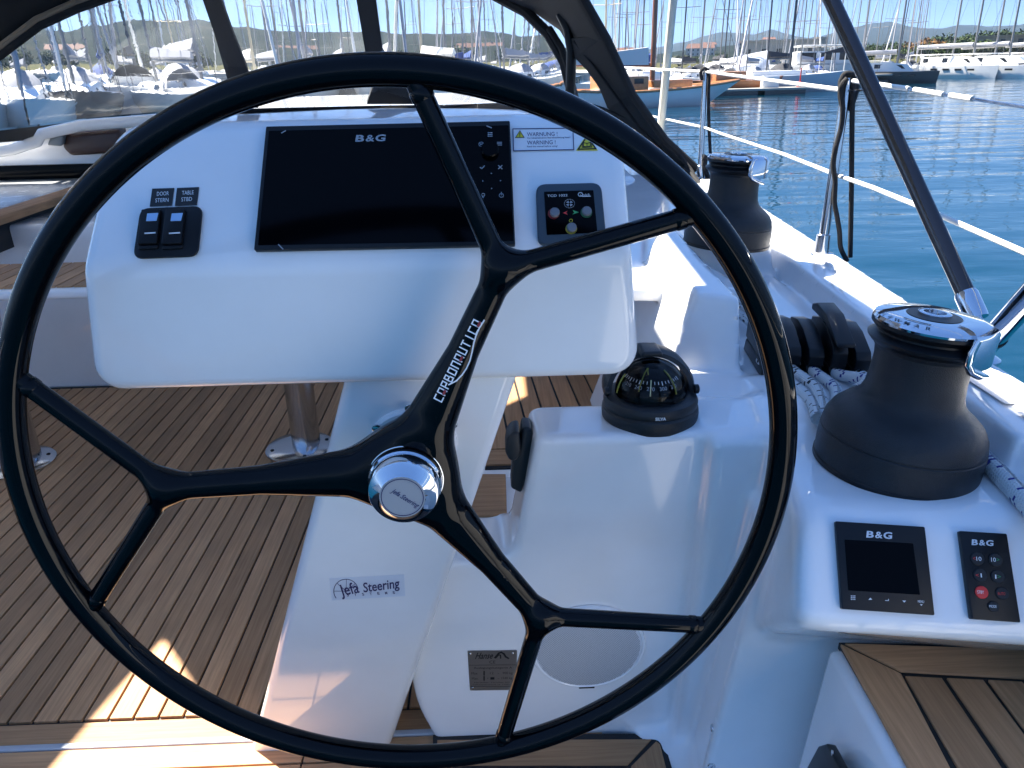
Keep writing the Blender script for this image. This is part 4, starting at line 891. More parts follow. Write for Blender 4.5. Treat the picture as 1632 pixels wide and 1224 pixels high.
def rope(label, path, r, m, group='control lines from the clutches to the winch'):
    P = [Vector(p) for p in path]; out = []
    for i in range(len(P) - 1):
        p0, p1, p2, p3 = P[max(i - 1, 0)], P[i], P[i + 1], P[min(i + 2, len(P) - 1)]
        for k in range(8):
            u = k / 8; out.append(.5 * ((2 * p1) + (p2 - p0) * u + (2 * p0 - 5 * p1 + 4 * p2 - p3) * u * u + (-p0 + 3 * p1 - 3 * p2 + p3) * u ** 3))
    out.append(P[-1]); g = G(); g.tube(out, r, 16, uv=True); o = build('control_line', g, m, None); return tag(o, label, 'rope', group)
end = wb + V(-.03, .05, .03)
rope('white rope with dark flecks leading from the leftmost clutch to the near winch', [lead[0] + V(0, .05, 0), lead[0], lead[0] + V(.025, -.12, -.004), wb + V(-.085, .085, .035)], .0105, ROPE2)
rope('plain white braided rope from the second clutch to the near winch', [lead[1] + V(0, .05, 0), lead[1], lead[1] + V(.010, -.09, -.001), wb + V(-.068, .10, .028)], .0115, ROPE2)
rope('white rope with blue flecks from the middle clutch to the near winch', [lead[2] + V(0, .05, 0), lead[2], lead[2] + V(.004, -.08, .0), wb + V(-.045, .112, .03)], .0105, ROPE)
rope('white rope with blue bars from the raised clutch to the near winch', [lead[3] + V(0, .05, 0), lead[3], lead[3] + V(.016, -.08, .02), wb + V(-.02, .11, .07)], .0105, ROPE)
rope('short white rope from the outboard clutch to the near winch', [lead[4] + V(0, .05, 0), lead[4], lead[4] + V(.004, -.06, .01), wb + V(.0, .105, .05)], .010, ROPE2)
rope('thick white rope with blue flecks trailing outboard of the near winch', [atZ(1500, 690, .752), atZ(1545, 712, .752), atZ(1580, 742, .754), atZ(1622, 786, .754), atZ(1665, 838, .754), atZ(1720, 930, .754)], .0135, ROPE, group=None)
for k in range(3):
    rope(['grey flecked rope running under the winch shelf, inner of three', 'grey flecked rope running under the winch shelf, middle of three', 'grey flecked rope running under the winch shelf, outer of three'][k], [lead[k + 1] + V(0, .14, .002), lead[k + 1] + V(.004, .3, .005), V(.52 + .03 * k, 2.0, .765), V(.50 + .03 * k, 2.6, .77)], .008, ROPE2, group='lines leading forward under the winch shelf')

# ================================================================== GUARD RAILS
def stanchion(px_f, px_t, y, lab):
    f = V(float(gun_x(y)) - .028, y, .80); tp = atY(*px_t, y)
    t = thing('stanchion', lab, 'stanchion', tuple(f), group='guard rail stanchions')
    g = G(); g.tube([f, f + (tp - f) * .98, tp], [.0135, .0125, .011], 16); build('post', g, SST, t)
    g = G(); g.lathe([(.030, 0), (.030, .006), (.020, .010), (.018, .06), (.016, .062)], Matrix.Translation(f), 24); build('foot', g, SST, t)
    return f, tp
f2, t2 = stanchion(None, (1352, 124), 2.06, 'steel guard rail stanchion with black coiled line nearest the camera')
f1, t1 = stanchion(None, (1125, 112), 3.62, 'steel guard rail stanchion with hanging black line beyond the forward winch')
UPR = [atY(980, 106.5, 6.2), t1 + V(0, 0, -.006), t2 + V(0, 0, -.03), atY(1450, 142, 1.76), atY(1505, 151, 1.6), atY(1552, 158, 1.49), atY(1632, 170.5, 1.32), atY(1750, 190, 1.1), V(.88, -.9, 1.12)]
g = G(); g.tube(UPR, .0030, 8); wl = build('guard_wire', g, SST, None); tag(wl, 'upper guard wire running along the deck edge over the water', 'guard wire')
for i, (a, b) in enumerate(((0, 1), (1, 2))):
    g = G(); p, q = UPR[a], UPR[b]; e = (q - p).normalized() * .02; g.tube([p, q - e], .0058, 10); build('white_cover', g, WIRE, wl)
for (xa, ya, Ya, xb, yb_, Yb) in ((1360, 129, 2.02, 1449, 141.7, 1.765), (1458, 143, 1.735, 1504, 150.8, 1.603), (1515, 152.3, 1.575, 1550, 157.6, 1.495)):
    g = G(); g.tube([atY(xa, ya, Ya), atY(xb, yb_, Yb)], .0055, 10); build('white_cover', g, WIRE, wl)
LOW = [atY(1030, 183, 5.2), atY(1122, 203, 3.62), atY(1152, 214, 3.35), atY(1250, 246, 2.66), atY(1334, 279, 2.06), atY(1391, 299, 1.86), atY(1480, 335, 1.6), atY(1632, 402, 1.3), atY(1760, 462, 1.1), V(.90, -.9, .92)]
g = G(); g.tube(LOW, .0055, 10); lw = build('lower_guard_wire', g, WIRE, None); tag(lw, 'lower white covered guard wire sagging between the stanchions', 'guard wire')
def hang(lab, pts_, r=.006):
    g = G(); P = [Vector(p) for p in pts_]; out = []
    for i in range(len(P) - 1):
        p0, p1, p2, p3 = P[max(i - 1, 0)], P[i], P[i + 1], P[min(i + 2, len(P) - 1)]
        for k in range(6): u = k / 6; out.append(.5 * ((2 * p1) + (p2 - p0) * u + (2 * p0 - 5 * p1 + 4 * p2 - p3) * u * u + (-p0 + 3 * p1 - 3 * p2 + p3) * u ** 3))
    out.append(P[-1]); g.tube(out, r, 10); o = build('hanging_line', g, ROPEB, None); tag(o, lab, 'rope')
y = 2.045
hang('black line coiled over the head of the near stanchion, hanging to the deck', [atY(*p, y) for p in ((1344, 175), (1339, 150), (1343, 122), (1353, 117), (1361, 124), (1359, 150), (1358, 190), (1357, 300), (1355, 410))], .0065)
hang('black loop of line bulging inboard of the near stanchion', [atY(*p, y - .01) for p in ((1350, 125), (1340, 140), (1343, 170), (1341, 200), (1332, 235), (1328, 262), (1331, 290), (1330, 322), (1334, 345), (1338, 370), (1340, 395), (1350, 416))], .0065)
hang('thick black gathered bundle of line on the near stanchion head', [atY(*p, y + .015) for p in ((1350, 120), (1342, 130), (1344, 155), (1352, 172), (1358, 160), (1363, 140), (1358, 124))], .010)
hang('black line hanging beside the far stanchion with a knot', [atY(*p, 3.6) for p in ((1119, 128), (1117, 115), (1123, 109), (1130, 118), (1129, 150), (1130, 200), (1133, 260), (1136, 288))], .0075)
hang('short black tail knotted low on the far stanchion', [atY(*p, 3.6) for p in ((1120, 250), (1124, 252), (1123, 265), (1128, 282), (1133, 288))], .012)
# pushpit leg and telescopic support
bp = atZ(1557, 574, .806)
t = thing('pushpit_rail', 'polished steel pushpit leg rising aft from its deck base', 'rail', tuple(bp))
g = G(); g.lathe([(.036, 0), (.036, .005), (.028, .010), (.022, .012)], Matrix.Translation(bp), 32); build('base', g, SST, t)
e1 = atY(1640, 474, 1.10); e0 = bp + V(0, 0, .012); g = G(); g.tube([e0, e0.lerp(e1, .3), e1, e1.lerp(e0, -1.2)], .0195, 24); build('tube', g, CHR, t)
g = G(); dd = (e1 - e0).normalized(); g.tube([e0.lerp(e1, .34) - dd * .003, e0.lerp(e1, .34) + dd * .003], .0215, 24); build('clamp_ring', g, SATB, t)
pb = atY(1556, 505, 1.31); pt = atY(1325, 0, 1.82)
t = thing('bimini_strut', 'black and steel telescopic strut slanting up over the water', 'strut', tuple(pb))
dd = (pt - pb).normalized(); g = G(); g.tube([pb, pb + dd * .06, pt, pt + (pt - pb) * .75], .0165, 32); build('tube', g, mat('dark_polished_tube', (.045, .05, .06), .10, metal=.9), t)
g = G(); g.tube([pb - dd * .004, pb + dd * .002, pb + dd * .044, pb + dd * .05], [.0195, .0205, .0205, .0185], 32); build('end_sleeve', g, CHR, t)
g = G(); jb = e0.lerp(e1, .26); g.tube([pb, pb - dd * .02, jb], [.009, .010, .011], 16); build('fork', g, CHR, t)
g = G(); g.tube([jb + V(-.018, 0, 0), jb + V(.018, 0, 0)], .012, 16); build('pin', g, SST, t)
# pale pole beyond the spray hood
p0 = atY(1050, 236, 4.55); p1 = atY(1074, -10, 4.50)
t = thing('covered_shroud', 'pale cream covered pole standing beyond the spray hood edge', 'pole', tuple(p0)); g = G(); g.tube([p0 + V(0, 0, -.25), p0, p1, p1 + (p1 - p0) * 3], .0215, 20); build('tube', g, CREAM, t)

# ================================================================== SPRAY HOOD
hood = thing('spray_hood', 'dark canvas spray hood with clear wavy windows over the cabin entrance', 'spray hood', (-.9, 4.5, 1.0))
def sheet(name, pts3, m, parent, th=.006, label=None):
    P = [atY(*p) for p in pts3]; n = V(0, 0, 0)
    for i in range(len(P)): n += P[i].cross(P[(i + 1) % len(P)])
    n.normalize(); n = n if n.dot(CAM - P[0]) < 0 else -n
    tri_ = tessellate_polygon([P]); g = G(); k = len(P)
    vs = P + [p + n * th for p in P]; fs = [tuple(t_) for t_ in tri_] + [tuple(i + k for i in t_[::-1]) for t_ in tri_] + [(i, (i + 1) % k, (i + 1) % k + k, i + k) for i in range(k)]
    g.add(vs, fs); return build(name, g, m, parent, sharp=0, label=label)
def pane(name, cols, m=None):                                         # window built from matched top and bottom edges, finely divided
    rows = []
    for j in range(9):
        u = j / 8; rows.append([atY(*[a + (b - a) * u for a, b in zip(t_, b_)]) for t_, b_ in cols])
    g = G(); g.grid(rows); return build(name, g, m or VIN, hood, sharp=180)
# left, middle and right panes: (top, bottom) pairs as picture column, row, distance forward
TL_ = [((-260, 230, 3.5), (-260, 238, 3.5)), ((-160, 175, 3.5), (-160, 226, 3.6)), ((-60, 130, 3.5), (-60, 214, 3.7)), ((0, 92, 3.5), (0, 205, 3.9)), ((60, 47, 3.6), (70, 197, 4.3)), ((120, 20, 3.75), (140, 188, 4.7)), ((190, -4, 3.95), (215, 181, 5.0)), ((260, -30, 4.2), (290, 176, 5.3)), ((322, -50, 4.4), (378, 170, 5.5))]
TM_ = [((322, -50, 4.4), (378, 170, 5.5)), ((400, -70, 4.55), (430, 168, 5.65)), ((480, -80, 4.65), (520, 166, 5.75)), ((572, -85, 4.75), (606, 164, 5.8))]
TR_ = [((572, -85, 4.75), (606, 164, 5.8)), ((680, -60, 4.8), (690, 162, 5.75)), ((740, -30, 4.8), (760, 160, 5.65)), ((790, -2, 4.8), (815, 159, 5.4)), ((835, 22, 4.75), (855, 158, 5.2)), ((870, 58, 4.65), (880, 157, 5.0)), ((893, 100, 4.6), (898, 157, 4.9)), ((908, 155, 4.55), (909, 158, 4.6))]
for c in (TL_, TM_, TR_): pane('window', c)
def strip(name, centre, w, m=CAN, seg=8):                              # a round seam or bow under the canvas
    g = G(); g.tube([atY(*p) for p in centre], w, seg); return build(name, g, m, hood)
sheet('window_post', [(318, -60, 4.38), (350, -60, 4.38), (352, 0, 4.6), (372, 55, 4.9), (393, 108, 5.2), (412, 172, 5.47), (376, 172, 5.47), (356, 105, 5.18), (342, 55, 4.88), (323, 0, 4.58)], CAN, hood, .03)
sheet('window_post', [(562, -90, 4.7), (594, -90, 4.7), (599, 0, 5.1), (610, 82, 5.45), (640, 135, 5.7), (690, 166, 5.77), (585, 166, 5.77), (596, 130, 5.68), (582, 82, 5.43), (568, 0, 5.08)], CAN, hood, .03)
for nm, c in (('window_sill', [(-280, 246, 3.5), (-160, 230, 3.6), (-60, 217, 3.7), (0, 208, 3.9), (70, 200, 4.3), (140, 191, 4.7), (215, 184, 5.0), (290, 179, 5.3), (378, 174, 5.5), (430, 172, 5.65), (520, 170, 5.75), (606, 168, 5.8), (690, 167, 5.75), (760, 165, 5.65), (815, 163, 5.4), (855, 161, 5.2), (909, 160, 4.6), (960, 175, 4.2)]),):
    up = c; dn = [(a, b + (17 if a < 250 else 13) + 3 * math.sin(a * .02), y_ - .02) for a, b, y_ in c]
    sheet(nm, up + dn[::-1], CAN, hood, .02)
# canvas over the left pane, edge bow with piping
arcL = [(-260, 230, 3.48), (-160, 172, 3.48), (-60, 126, 3.48), (0, 89, 3.48), (60, 44, 3.58), (120, 17, 3.72), (190, -7, 3.92), (260, -33, 4.18), (322, -53, 4.38), (400, -73, 4.53), (480, -83, 4.63), (572, -88, 4.72), (680, -63, 4.78), (740, -33, 4.78), (790, -6, 4.78)]
outL = [(-420, 160, 3.3), (-300, 20, 3.3), (-160, -120, 3.3), (0, -260, 3.3), (300, -380, 3.4), (600, -420, 3.5), (780, -330, 3.52), (880, -190, 3.54)]
def ruled(name, a, b, m, th=0):
    n_ = 28
    def rs(L_):
        P = [atY(*p) for p in L_]; s = [0]
        for i in range(1, len(P)): s.append(s[-1] + (P[i] - P[i - 1]).length)
        return [V(*[np.interp(u * s[-1], s, [p[k] for p in P]) for k in range(3)]) for u in np.linspace(0, 1, n_)]
    A, B = rs(a), rs(b); g = G(); g.grid([[p.lerp(q, j / 6) for p, q in zip(A, B)] for j in range(7)]); o = build(name, g, m, hood, sharp=60)
    md = o.modifiers.new('thick', 'SOLIDIFY'); md.thickness = .006; md.offset = 0; return o
arcR = [(790, -6, 4.78), (835, 18, 4.73), (872, 54, 4.63), (897, 98, 4.58), (912, 158, 4.5)]
ruled('roof_canvas', arcL, outL, CAN)
strip('window_piping', [(x, y - 4, Y - .01) for x, y, Y in arcL[:10]], .022)
strip('edge_trim', [(x - 2, y - 13, Y - .02) for x, y, Y in arcL[1:9]], .013, mat('tan_edge_binding', (.20, .15, .10), .6, sheen=.3))
strip('window_piping', [(x + 2, y, Y - .01) for x, y, Y in [(740, -33, 4.78)] + arcR], .030)
# starboard wing: canvas between the window bow and the after edge, with its own small pane
ruled('side_canvas', [(790, -6, 4.76), (850, 18, 4.70), (893, 48, 4.6), (910, 78, 4.5)], [(880, -190, 3.54), (905, -60, 3.6), (932, 0, 3.62), (965, 62, 3.65)], CAN)
sheet('side_canvas', [(908, 62, 4.30), (965, 58, 3.66), (1008, 150, 3.67), (1060, 222, 3.69), (1109, 268, 3.70), (1100, 272, 3.72), (1040, 235, 3.9), (968, 172, 4.1), (955, 140, 4.15), (935, 112, 4.2), (916, 92, 4.28)], CAN, hood, .008)
sheet('side_canvas', [(1109, 268, 3.71), (1060, 222, 3.71), (1000, 190, 3.95), (960, 172, 4.12), (914, 158, 4.4), (905, 172, 4.5), (960, 205, 4.2), (1030, 250, 3.9), (1090, 285, 3.75)], CAN, hood, .008)
pane('side_window', [((914, 85, 4.3), (914, 160, 4.4)), ((935, 108, 4.22), (935, 166, 4.25)), ((955, 138, 4.16), (955, 171, 4.17)), ((968, 170, 4.1), (968, 174, 4.1))])
strip('after_bow', [(880, -190, 3.52), (905, -60, 3.58), (932, 2, 3.6), (967, 63, 3.63), (1008, 152, 3.65), (1060, 224, 3.67), (1110, 270, 3.68)], .020, CAN)
strip('inner_bow', [(893, 20, 4.3), (905, 45, 4.3), (911, 80, 4.3), (910, 120, 4.3), (908, 160, 4.32)], .026, SATB, 12)
strip('window_piping', [(910, 150, 4.45), (905, 105, 4.5), (894, 75, 4.55), (875, 45, 4.6)], .020)
strip('fastening_strap', [(1084, 248, 3.66), (1100, 268, 3.62), (1112, 288, 3.55), (1122, 296, 3.5), (1140, 304, 3.4)], .008, ROPEB)
strip('fastening_strap', [(1092, 266, 3.66), (1108, 286, 3.55), (1118, 297, 3.5)], .010, ROPEB)
strip('canvas_seam', [(915, 66, 4.22), (950, 110, 4.0), (985, 158, 3.85), (1020, 205, 3.76), (1062, 246, 3.72)], .007)

# bimini over the helm: out of the picture, shaped so that its shade lies over the cockpit
bim = thing('bimini', 'pale canvas bimini over the cockpit with gaps at its seams', 'bimini', (-1, 2.5, 2.0))
outer = [(-3.4, 1.12), (-.05, 1.12), (.06, 1.25), (.10, 2.2), (.10, 4.6), (-3.4, 4.6)]
holes = [[(-2.06, 2.57), (-2.10, 2.40), (-2.16, 2.08), (-1.80, 2.06), (-1.38, 2.08), (-1.40, 2.20), (-1.72, 2.26), (-1.92, 2.40)], [(-.40, 2.03), (-.25, 2.00), (-.235, 2.36), (-.28, 2.42), (-.39, 2.38)], [(-.95, 2.80), (-.84, 2.82), (-.84, 2.66), (-.90, 2.60)]]  # openings cut to throw sun patches on the floor, coaming and bench
bm = bmesh.new()
for lp in [outer] + holes:
    vs = [bm.verts.new((x, y, 2.0 + .04 - .02 * abs(x + 1.6))) for x, y in lp]
    for i in range(len(vs)): bm.edges.new((vs[i], vs[(i + 1) % len(vs)]))
bmesh.ops.triangle_fill(bm, edges=bm.edges[:], use_beauty=True)
me = bpy.data.meshes.new('canopy'); bm.to_mesh(me); bm.free(); cp = link('canopy', me, bim, mat('pale_bounce_canvas', (.66, .67, .70), .85, bump=.6, bscale=600)); md = cp.modifiers.new('thick', 'SOLIDIFY'); md.thickness = .008  # canvas made pale to bounce light into the shaded cockpit
for y_ in (1.18, 2.0, 4.4):
    g = G(); g.tube([V(.08, y_, 1.96), V(-.3, y_, 1.985), V(-1.6, y_, 2.0), V(-3.0, y_, 1.98), V(-3.3, y_, 1.85), V(-3.35, y_, 1.3)], .014, 10); build('frame_tube', g, SST, bim)

# ================================================================== THE HARBOUR
WZ = -1.0
def water_mat():
    m = bpy.data.materials.new('harbour_water'); m.use_nodes = True; t = m.node_tree; p = t.nodes['Principled BSDF']; L = t.links.new
    p.inputs['Base Color'].default_value = (.0002, .024, .048, 1); p.inputs['Roughness'].default_value = .03; p.inputs['IOR'].default_value = 1.33
    tc = t.nodes.new('ShaderNodeTexCoord'); mp = t.nodes.new('ShaderNodeMapping'); mp.inputs['Rotation'].default_value = (0, 0, R(-22)); mp.inputs['Scale'].default_value = (.42, 1.0, 1); L(tc.outputs['Object'], mp.inputs[0])
    def nz(s, d, dist):
        n = t.nodes.new('ShaderNodeTexNoise'); n.inputs['Scale'].default_value = s; n.inputs['Detail'].default_value = d; n.inputs['Roughness'].default_value = .5; L(mp.outputs[0], n.inputs[0])
        b = t.nodes.new('ShaderNodeBump'); b.inputs['Strength'].default_value = 1; b.inputs['Distance'].default_value = dist; L(n.outputs[0], b.inputs['Height']); return b
    a = nz(.55, 2, .11); b = nz(2.6, 3, .017); L(a.outputs[0], b.inputs['Normal']); L(b.outputs[0], p.inputs['Normal'])
    return m
g = G(); g.add([(-3600, -3000, WZ), (3800, -3000, WZ), (3800, 4200, WZ), (-3600, 4200, WZ)], [(0, 1, 2, 3)])
wo = build('water', g, water_mat(), sharp=0); structure(wo)
g = G(); g.box((100, 600, -4.6), (7440, 7240, .2)); structure(build('sea_bed', g, mat('sea_bed_mud', (.10, .12, .10), .9), sharp=0))

def hill_mat(name, c1, c2, c3, sc):
    m = bpy.data.materials.new(name); m.use_nodes = True; t = m.node_tree; p = t.nodes['Principled BSDF']; L = t.links.new; p.inputs['Roughness'].default_value = .95; p.inputs['Specular IOR Level'].default_value = .05
    tc = t.nodes.new('ShaderNodeTexCoord'); n = t.nodes.new('ShaderNodeTexNoise'); n.inputs['Scale'].default_value = sc; n.inputs['Detail'].default_value = 8; n.inputs['Roughness'].default_value = .65; L(tc.outputs['Object'], n.inputs[0])
    r = t.nodes.new('ShaderNodeValToRGB'); e = r.color_ramp.elements; e[0].position = .38; e[0].color = (*c1, 1); e[1].position = .66; e[1].color = (*c3, 1); x = e.new(.54); x.color = (*c2, 1)
    L(n.outputs[0], r.inputs[0]); L(r.outputs[0], p.inputs['Base Color']); return m
HL1 = hill_mat('wooded_hill', (.003, .007, .004), (.007, .012, .006), (.026, .022, .014), .075)
HL2 = hill_mat('far_ridge', (.004, .008, .008), (.009, .013, .011), (.026, .024, .019), .010)
def ridge(name, sky_pts, dist, m, rough, depth, n=140, seed=0, foot=-1.2):
    xs = np.linspace(sky_pts[0][0], sky_pts[-1][0], n); rows = []
    for j in range(12):
        u = j / 11; row = []
        for x in xs:
            y = np.interp(x, [p[0] for p in sky_pts], [p[1] for p in sky_pts]); d = ray(x, y); h = math.hypot(d.x, d.y); top = CAM + d * (dist / h)
            r2 = dist - depth * (1 - u); q = V(d.x / h * r2, d.y / h * r2, 0)
            f = u ** .8
            q.z = foot + (top.z - foot) * f + rough * (.25 + .75 * u) * (noise.fractal(V(q.x / depth * 5 + seed, q.y / depth * 5, seed), 1.0, 2.0, 5)) * (0 if j == 0 else 1)
            row.append(q)
        rows.append(row)
    bk = [V(p.x * 1.25, p.y * 1.25, foot) for p in rows[-1]]; rows.append(bk)
    g = G(); g.grid(rows); o = build(name, g, m, sharp=180); structure(o); return o
ridge('far_hills', [(400, 100), (700, 88), (900, 86), (980, 84), (1060, 74), (1115, 62), (1150, 52), (1178, 54), (1200, 60), (1228, 49), (1250, 54), (1290, 60), (1345, 50), (1380, 40), (1415, 33), (1440, 37), (1470, 44), (1500, 45), (1530, 38), (1560, 41), (1600, 42), (1640, 36), (1720, 30), (1900, 50)], 2600, HL2, 10, 900, 220, 3)
ridge('near_wooded_hill', [(-500, 90), (-300, 62), (-100, 70), (0, 74), (40, 64), (90, 76), (135, 80), (190, 66), (240, 57), (290, 51), (330, 49), (370, 54), (440, 60), (520, 62), (600, 66), (680, 62), (760, 60), (830, 66), (900, 78), (960, 92)], 640, HL1, 5, 330, 200, 11)
ridge('low_headland', [(930, 98), (1000, 92), (1050, 86), (1110, 78), (1160, 72), (1200, 66), (1230, 64), (1270, 70), (1310, 78), (1360, 80), (1420, 78), (1500, 74), (1560, 66), (1640, 62), (1800, 60)], 900, HL1, 4, 500, 200, 23)
# quay and shore bank
CONC = mat('pale_concrete', (.33, .32, .29), .85, bump=.6, bscale=3, var=.2, vscale=.5)
GRASS = hill_mat('dry_grass_bank', (.03, .042, .012), (.07, .065, .025), (.12, .095, .045), .25)
def edge_line(pxs, dists): return [atD(p, d, 0) for p, d in zip(pxs, dists)]
e_px = [-200, 200, 500, 800, 1000, 1200, 1330, 1460, 1640, 1900]; e_d = [120, 135, 140, 132, 125, 118, 112, 118, 122, 128]
E_ = edge_line(e_px, e_d); F_ = edge_line(e_px, [d + 30 for d in e_d]); H_ = edge_line(e_px, [d + 420 for d in e_d])
g = G(); g.grid([[V(p.x, p.y, -1.4) for p in E_], [V(p.x, p.y, -.1) for p in E_], [V(p.x, p.y, .1) for p in F_]]); structure(build('quay', g, CONC, sharp=20))
g = G(); rows = []
for k in range(9):
    u = k / 8; rows.append([V(*[a + (b - a) * u for a, b in zip(p, q)][:2], .05 + (1.2 + max(0, (i - 4)) * .9) * u + .5 * noise.noise(V(i * 1.3, k * .8, 0)) * (k > 0)) for i, (p, q) in enumerate(zip(F_, H_))])
g.grid(rows); structure(build('shore_bank', g, GRASS, sharp=180))

# ------------------------------------------------------------------ sailing yachts
HW = mat('white_topsides', (.70, .70, .68), .25, coat=.3); HB = mat('navy_topsides', (.006, .009, .02), .25, coat=.3); HG = mat('grey_topsides', (.20, .22, .24), .3); HDK = mat('charcoal_topsides', (.035, .038, .042), .3)
MST = mat('mast_alloy', (.20, .20, .20), .4, metal=.3); MDK = mat('dark_mast', (.05, .055, .065), .4); MWD = mat('varnished_spar', (.22, .085, .04), .35, coat=.3); MBG = mat('buff_spar', (.55, .46, .30), .4)
BLUC = mat('blue_sail_cover', (.015, .05, .20), .85); GRYC = mat('grey_sail_cover', (.30, .31, .34), .85); BLKC = mat('black_sail_cover', (.02, .022, .03), .85); WSAIL = mat('white_sail', (.62, .62, .60), .8)
DKW = mat('tinted_window', (.012, .014, .018), .12); RIG = mat('rigging_wire', (.16, .165, .17), .4, metal=.6); WOOD = mat('varnished_wood', (.38, .17, .06), .3, coat=.4, var=.2, vscale=6); REDM = mat('red_mark', (.55, .04, .03), .5); ORG = mat('orange_topsides', (.24, .085, .03), .35)
def hull_geo(L_, B_, fb, sheer=.35, draft=.35, stern=.82, over=.6):
    g = G(); rows = []
    for i in range(13):
        u = i / 12; x = -L_ / 2 + L_ * u; w = B_ / 2 * (stern + (1 - stern) * min(1, u * 2.2)) * (1 - max(0, (u - .42) / .58) ** 2.2); w = max(w, .03)
        h = fb + sheer * (u - .35) ** 2 * 2; k = 1 - .1 * (1 - u); xb = x - over * max(0, (u - .6) / .4) ** 2 * (1) + (over * .5 if i == 0 else 0)
        rows.append([V(x, -w, h), V(x * .5 + xb * .5, -w * .97 * k, h * .5), V(xb, -w * .80 * k, 0), V(xb, -w * .4, -draft), V(xb, w * .4, -draft), V(xb, w * .80 * k, 0), V(x * .5 + xb * .5, w * .97 * k, h * .5), V(x, w, h)])
    g.grid(rows); g.add([r[0] for r in rows] + [r[-1] for r in rows][::-1], [tuple(range(26))]); g.add(rows[0], [tuple(range(8))]); return g
def make_yacht(name, label, L_, mh, hullm, coverm, mastm, group):
    t = thing(name, label, 'sailing yacht', (0, 0, 0), group); B_ = L_ * .31; fb = L_ * .095
    build('hull', hull_geo(L_, B_, fb), hullm, t, sharp=40)
    g = G(); z = fb
    g.prism([V(-L_ * .12, -B_ * .26, z), V(L_ * .20, -B_ * .2, z + .05), V(L_ * .12, -B_ * .18, z + .42), V(-L_ * .12, -B_ * .24, z + .5)], (0, 1e-3, 0)); g = G()
    rows = [[V(x, -w, z - .05), V(x - .05, -w * .86, z + h), V(x - .05, w * .86, z + h), V(x, w, z - .05)] for x, w, h in ((-L_ * .14, B_ * .30, .52), (0, B_ * .29, .50), (L_ * .12, B_ * .22, .42), (L_ * .24, B_ * .12, .06))]
    g.grid(rows); g.add(rows[0], [(0, 1, 2, 3)]); cab = build('coachroof', g, HW, t, sharp=30)
    for s_ in (-1, 1):
        g = G(); g.prism([V(x, s_ * (w + .012), z + h) for x, w, h in ((-L_ * .11, B_ * .292, .14), (L_ * .10, B_ * .222, .14), (L_ * .07, B_ * .214, .34), (-L_ * .11, B_ * .27, .38))], (0, s_ * .012, 0)); build('cabin_window', g, DKW, cab, sharp=0)
    g = G(); rows = []
    for i in range(7):
        a = math.pi * i / 6; rows.append([V(-L_ * .14 + dx, -B_ * .27 * math.cos(a), z + .2 + hh * math.sin(a)) for dx, hh in ((.75, .35), (.3, .85), (-.35, .95))])
    g.grid(rows); build('spray_hood', g, coverm, t, sharp=60)
    m_ = L_ * .08
    g = G(); g.tube([V(m_, 0, z + .3), V(m_ - .02, 0, z + mh * .6), V(m_ - .10, 0, z + mh)], [.078, .074, .045], 8); mst = build('mast', g, mastm, t)
    g = G()
    for f_ in (.36, .66): w = B_ * (.36 if f_ < .5 else .28); g.tube([V(m_ - .12, -w, z + mh * f_ + .06), V(m_, 0, z + mh * f_), V(m_ - .12, w, z + mh * f_ + .06)], .03, 5)
    build('spreader', g, mastm, mst)
    g = G(); g.tube([V(m_ - .1, 0, z + 1.5), V(m_ - L_ * .36, 0, z + 1.45)], .075, 8); bo = build('boom', g, mastm, t)
    g = G(); rows = [[V(m_ - .15 - L_ * .35 * u, -.02, z + 1.55), V(m_ - .15 - L_ * .35 * u, -.17 * s_, z + 1.66), V(m_ - .15 - L_ * .35 * u, -.03, z + 1.6 + (.55 - .25 * u)), V(m_ - .15 - L_ * .35 * u, .03, z + 1.6 + (.55 - .25 * u)), V(m_ - .15 - L_ * .35 * u, .17 * s_, z + 1.66), V(m_ - .15 - L_ * .35 * u, .02, z + 1.55)] for u, s_ in ((0, 1), (.3, 1), (.7, .9), (1, .6))]
    g.grid(rows); g.add(rows[0], [tuple(range(6))]); g.add(rows[-1], [tuple(range(6))]); build('sail_cover', g, coverm, bo, sharp=60)
    g = G(); tp = V(m_ - .1, 0, z + mh * .985)
    bow = V(L_ * .48, 0, fb + .15)
    for q in (V(-L_ * .48, 0, z), V(m_ - .3, -B_ * .46, z), V(m_ - .3, B_ * .46, z)): g.tube([tp, tp.lerp(q, .33) if q.y == 0 else V(m_ - .12, q.y * .62, z + mh * .66 + .06), tp.lerp(q, .66) if q.y == 0 else V(m_ - .12, q.y * .8, z + mh * .36 + .06), q], .013, 4)
    build('rigging', g, RIG, t)
    g = G(); g.tube([bow, bow.lerp(tp, .06), bow.lerp(tp, .85), bow.lerp(tp, .98)], [.03, .09, .05, .012], 6); build('furled_sail', g, [WSAIL, GRYC][int(L_ * 10) % 2], t)
    g = G(); pp = []
    for s_ in (-1, 1):
        for u in (.12, .3, .5, .7, .88):
            w = B_ / 2 * (.82 + .18 * min(1, u * 2.2)) * (1 - max(0, (u - .42) / .58) ** 2.2) * .95; h_ = fb + .35 * (u - .35) ** 2 * 2; g.tube([V(-L_ / 2 + L_ * u, s_ * w, h_ - .02), V(-L_ / 2 + L_ * u, s_ * w, h_ + .6)], .014, 4); pp.append((s_, V(-L_ / 2 + L_ * u, s_ * w, h_ + .58)))
        q = [p for s2, p in pp if s2 == s_]; g.tube(q, .01, 4)
    build('rails', g, RIG, t)
    return t
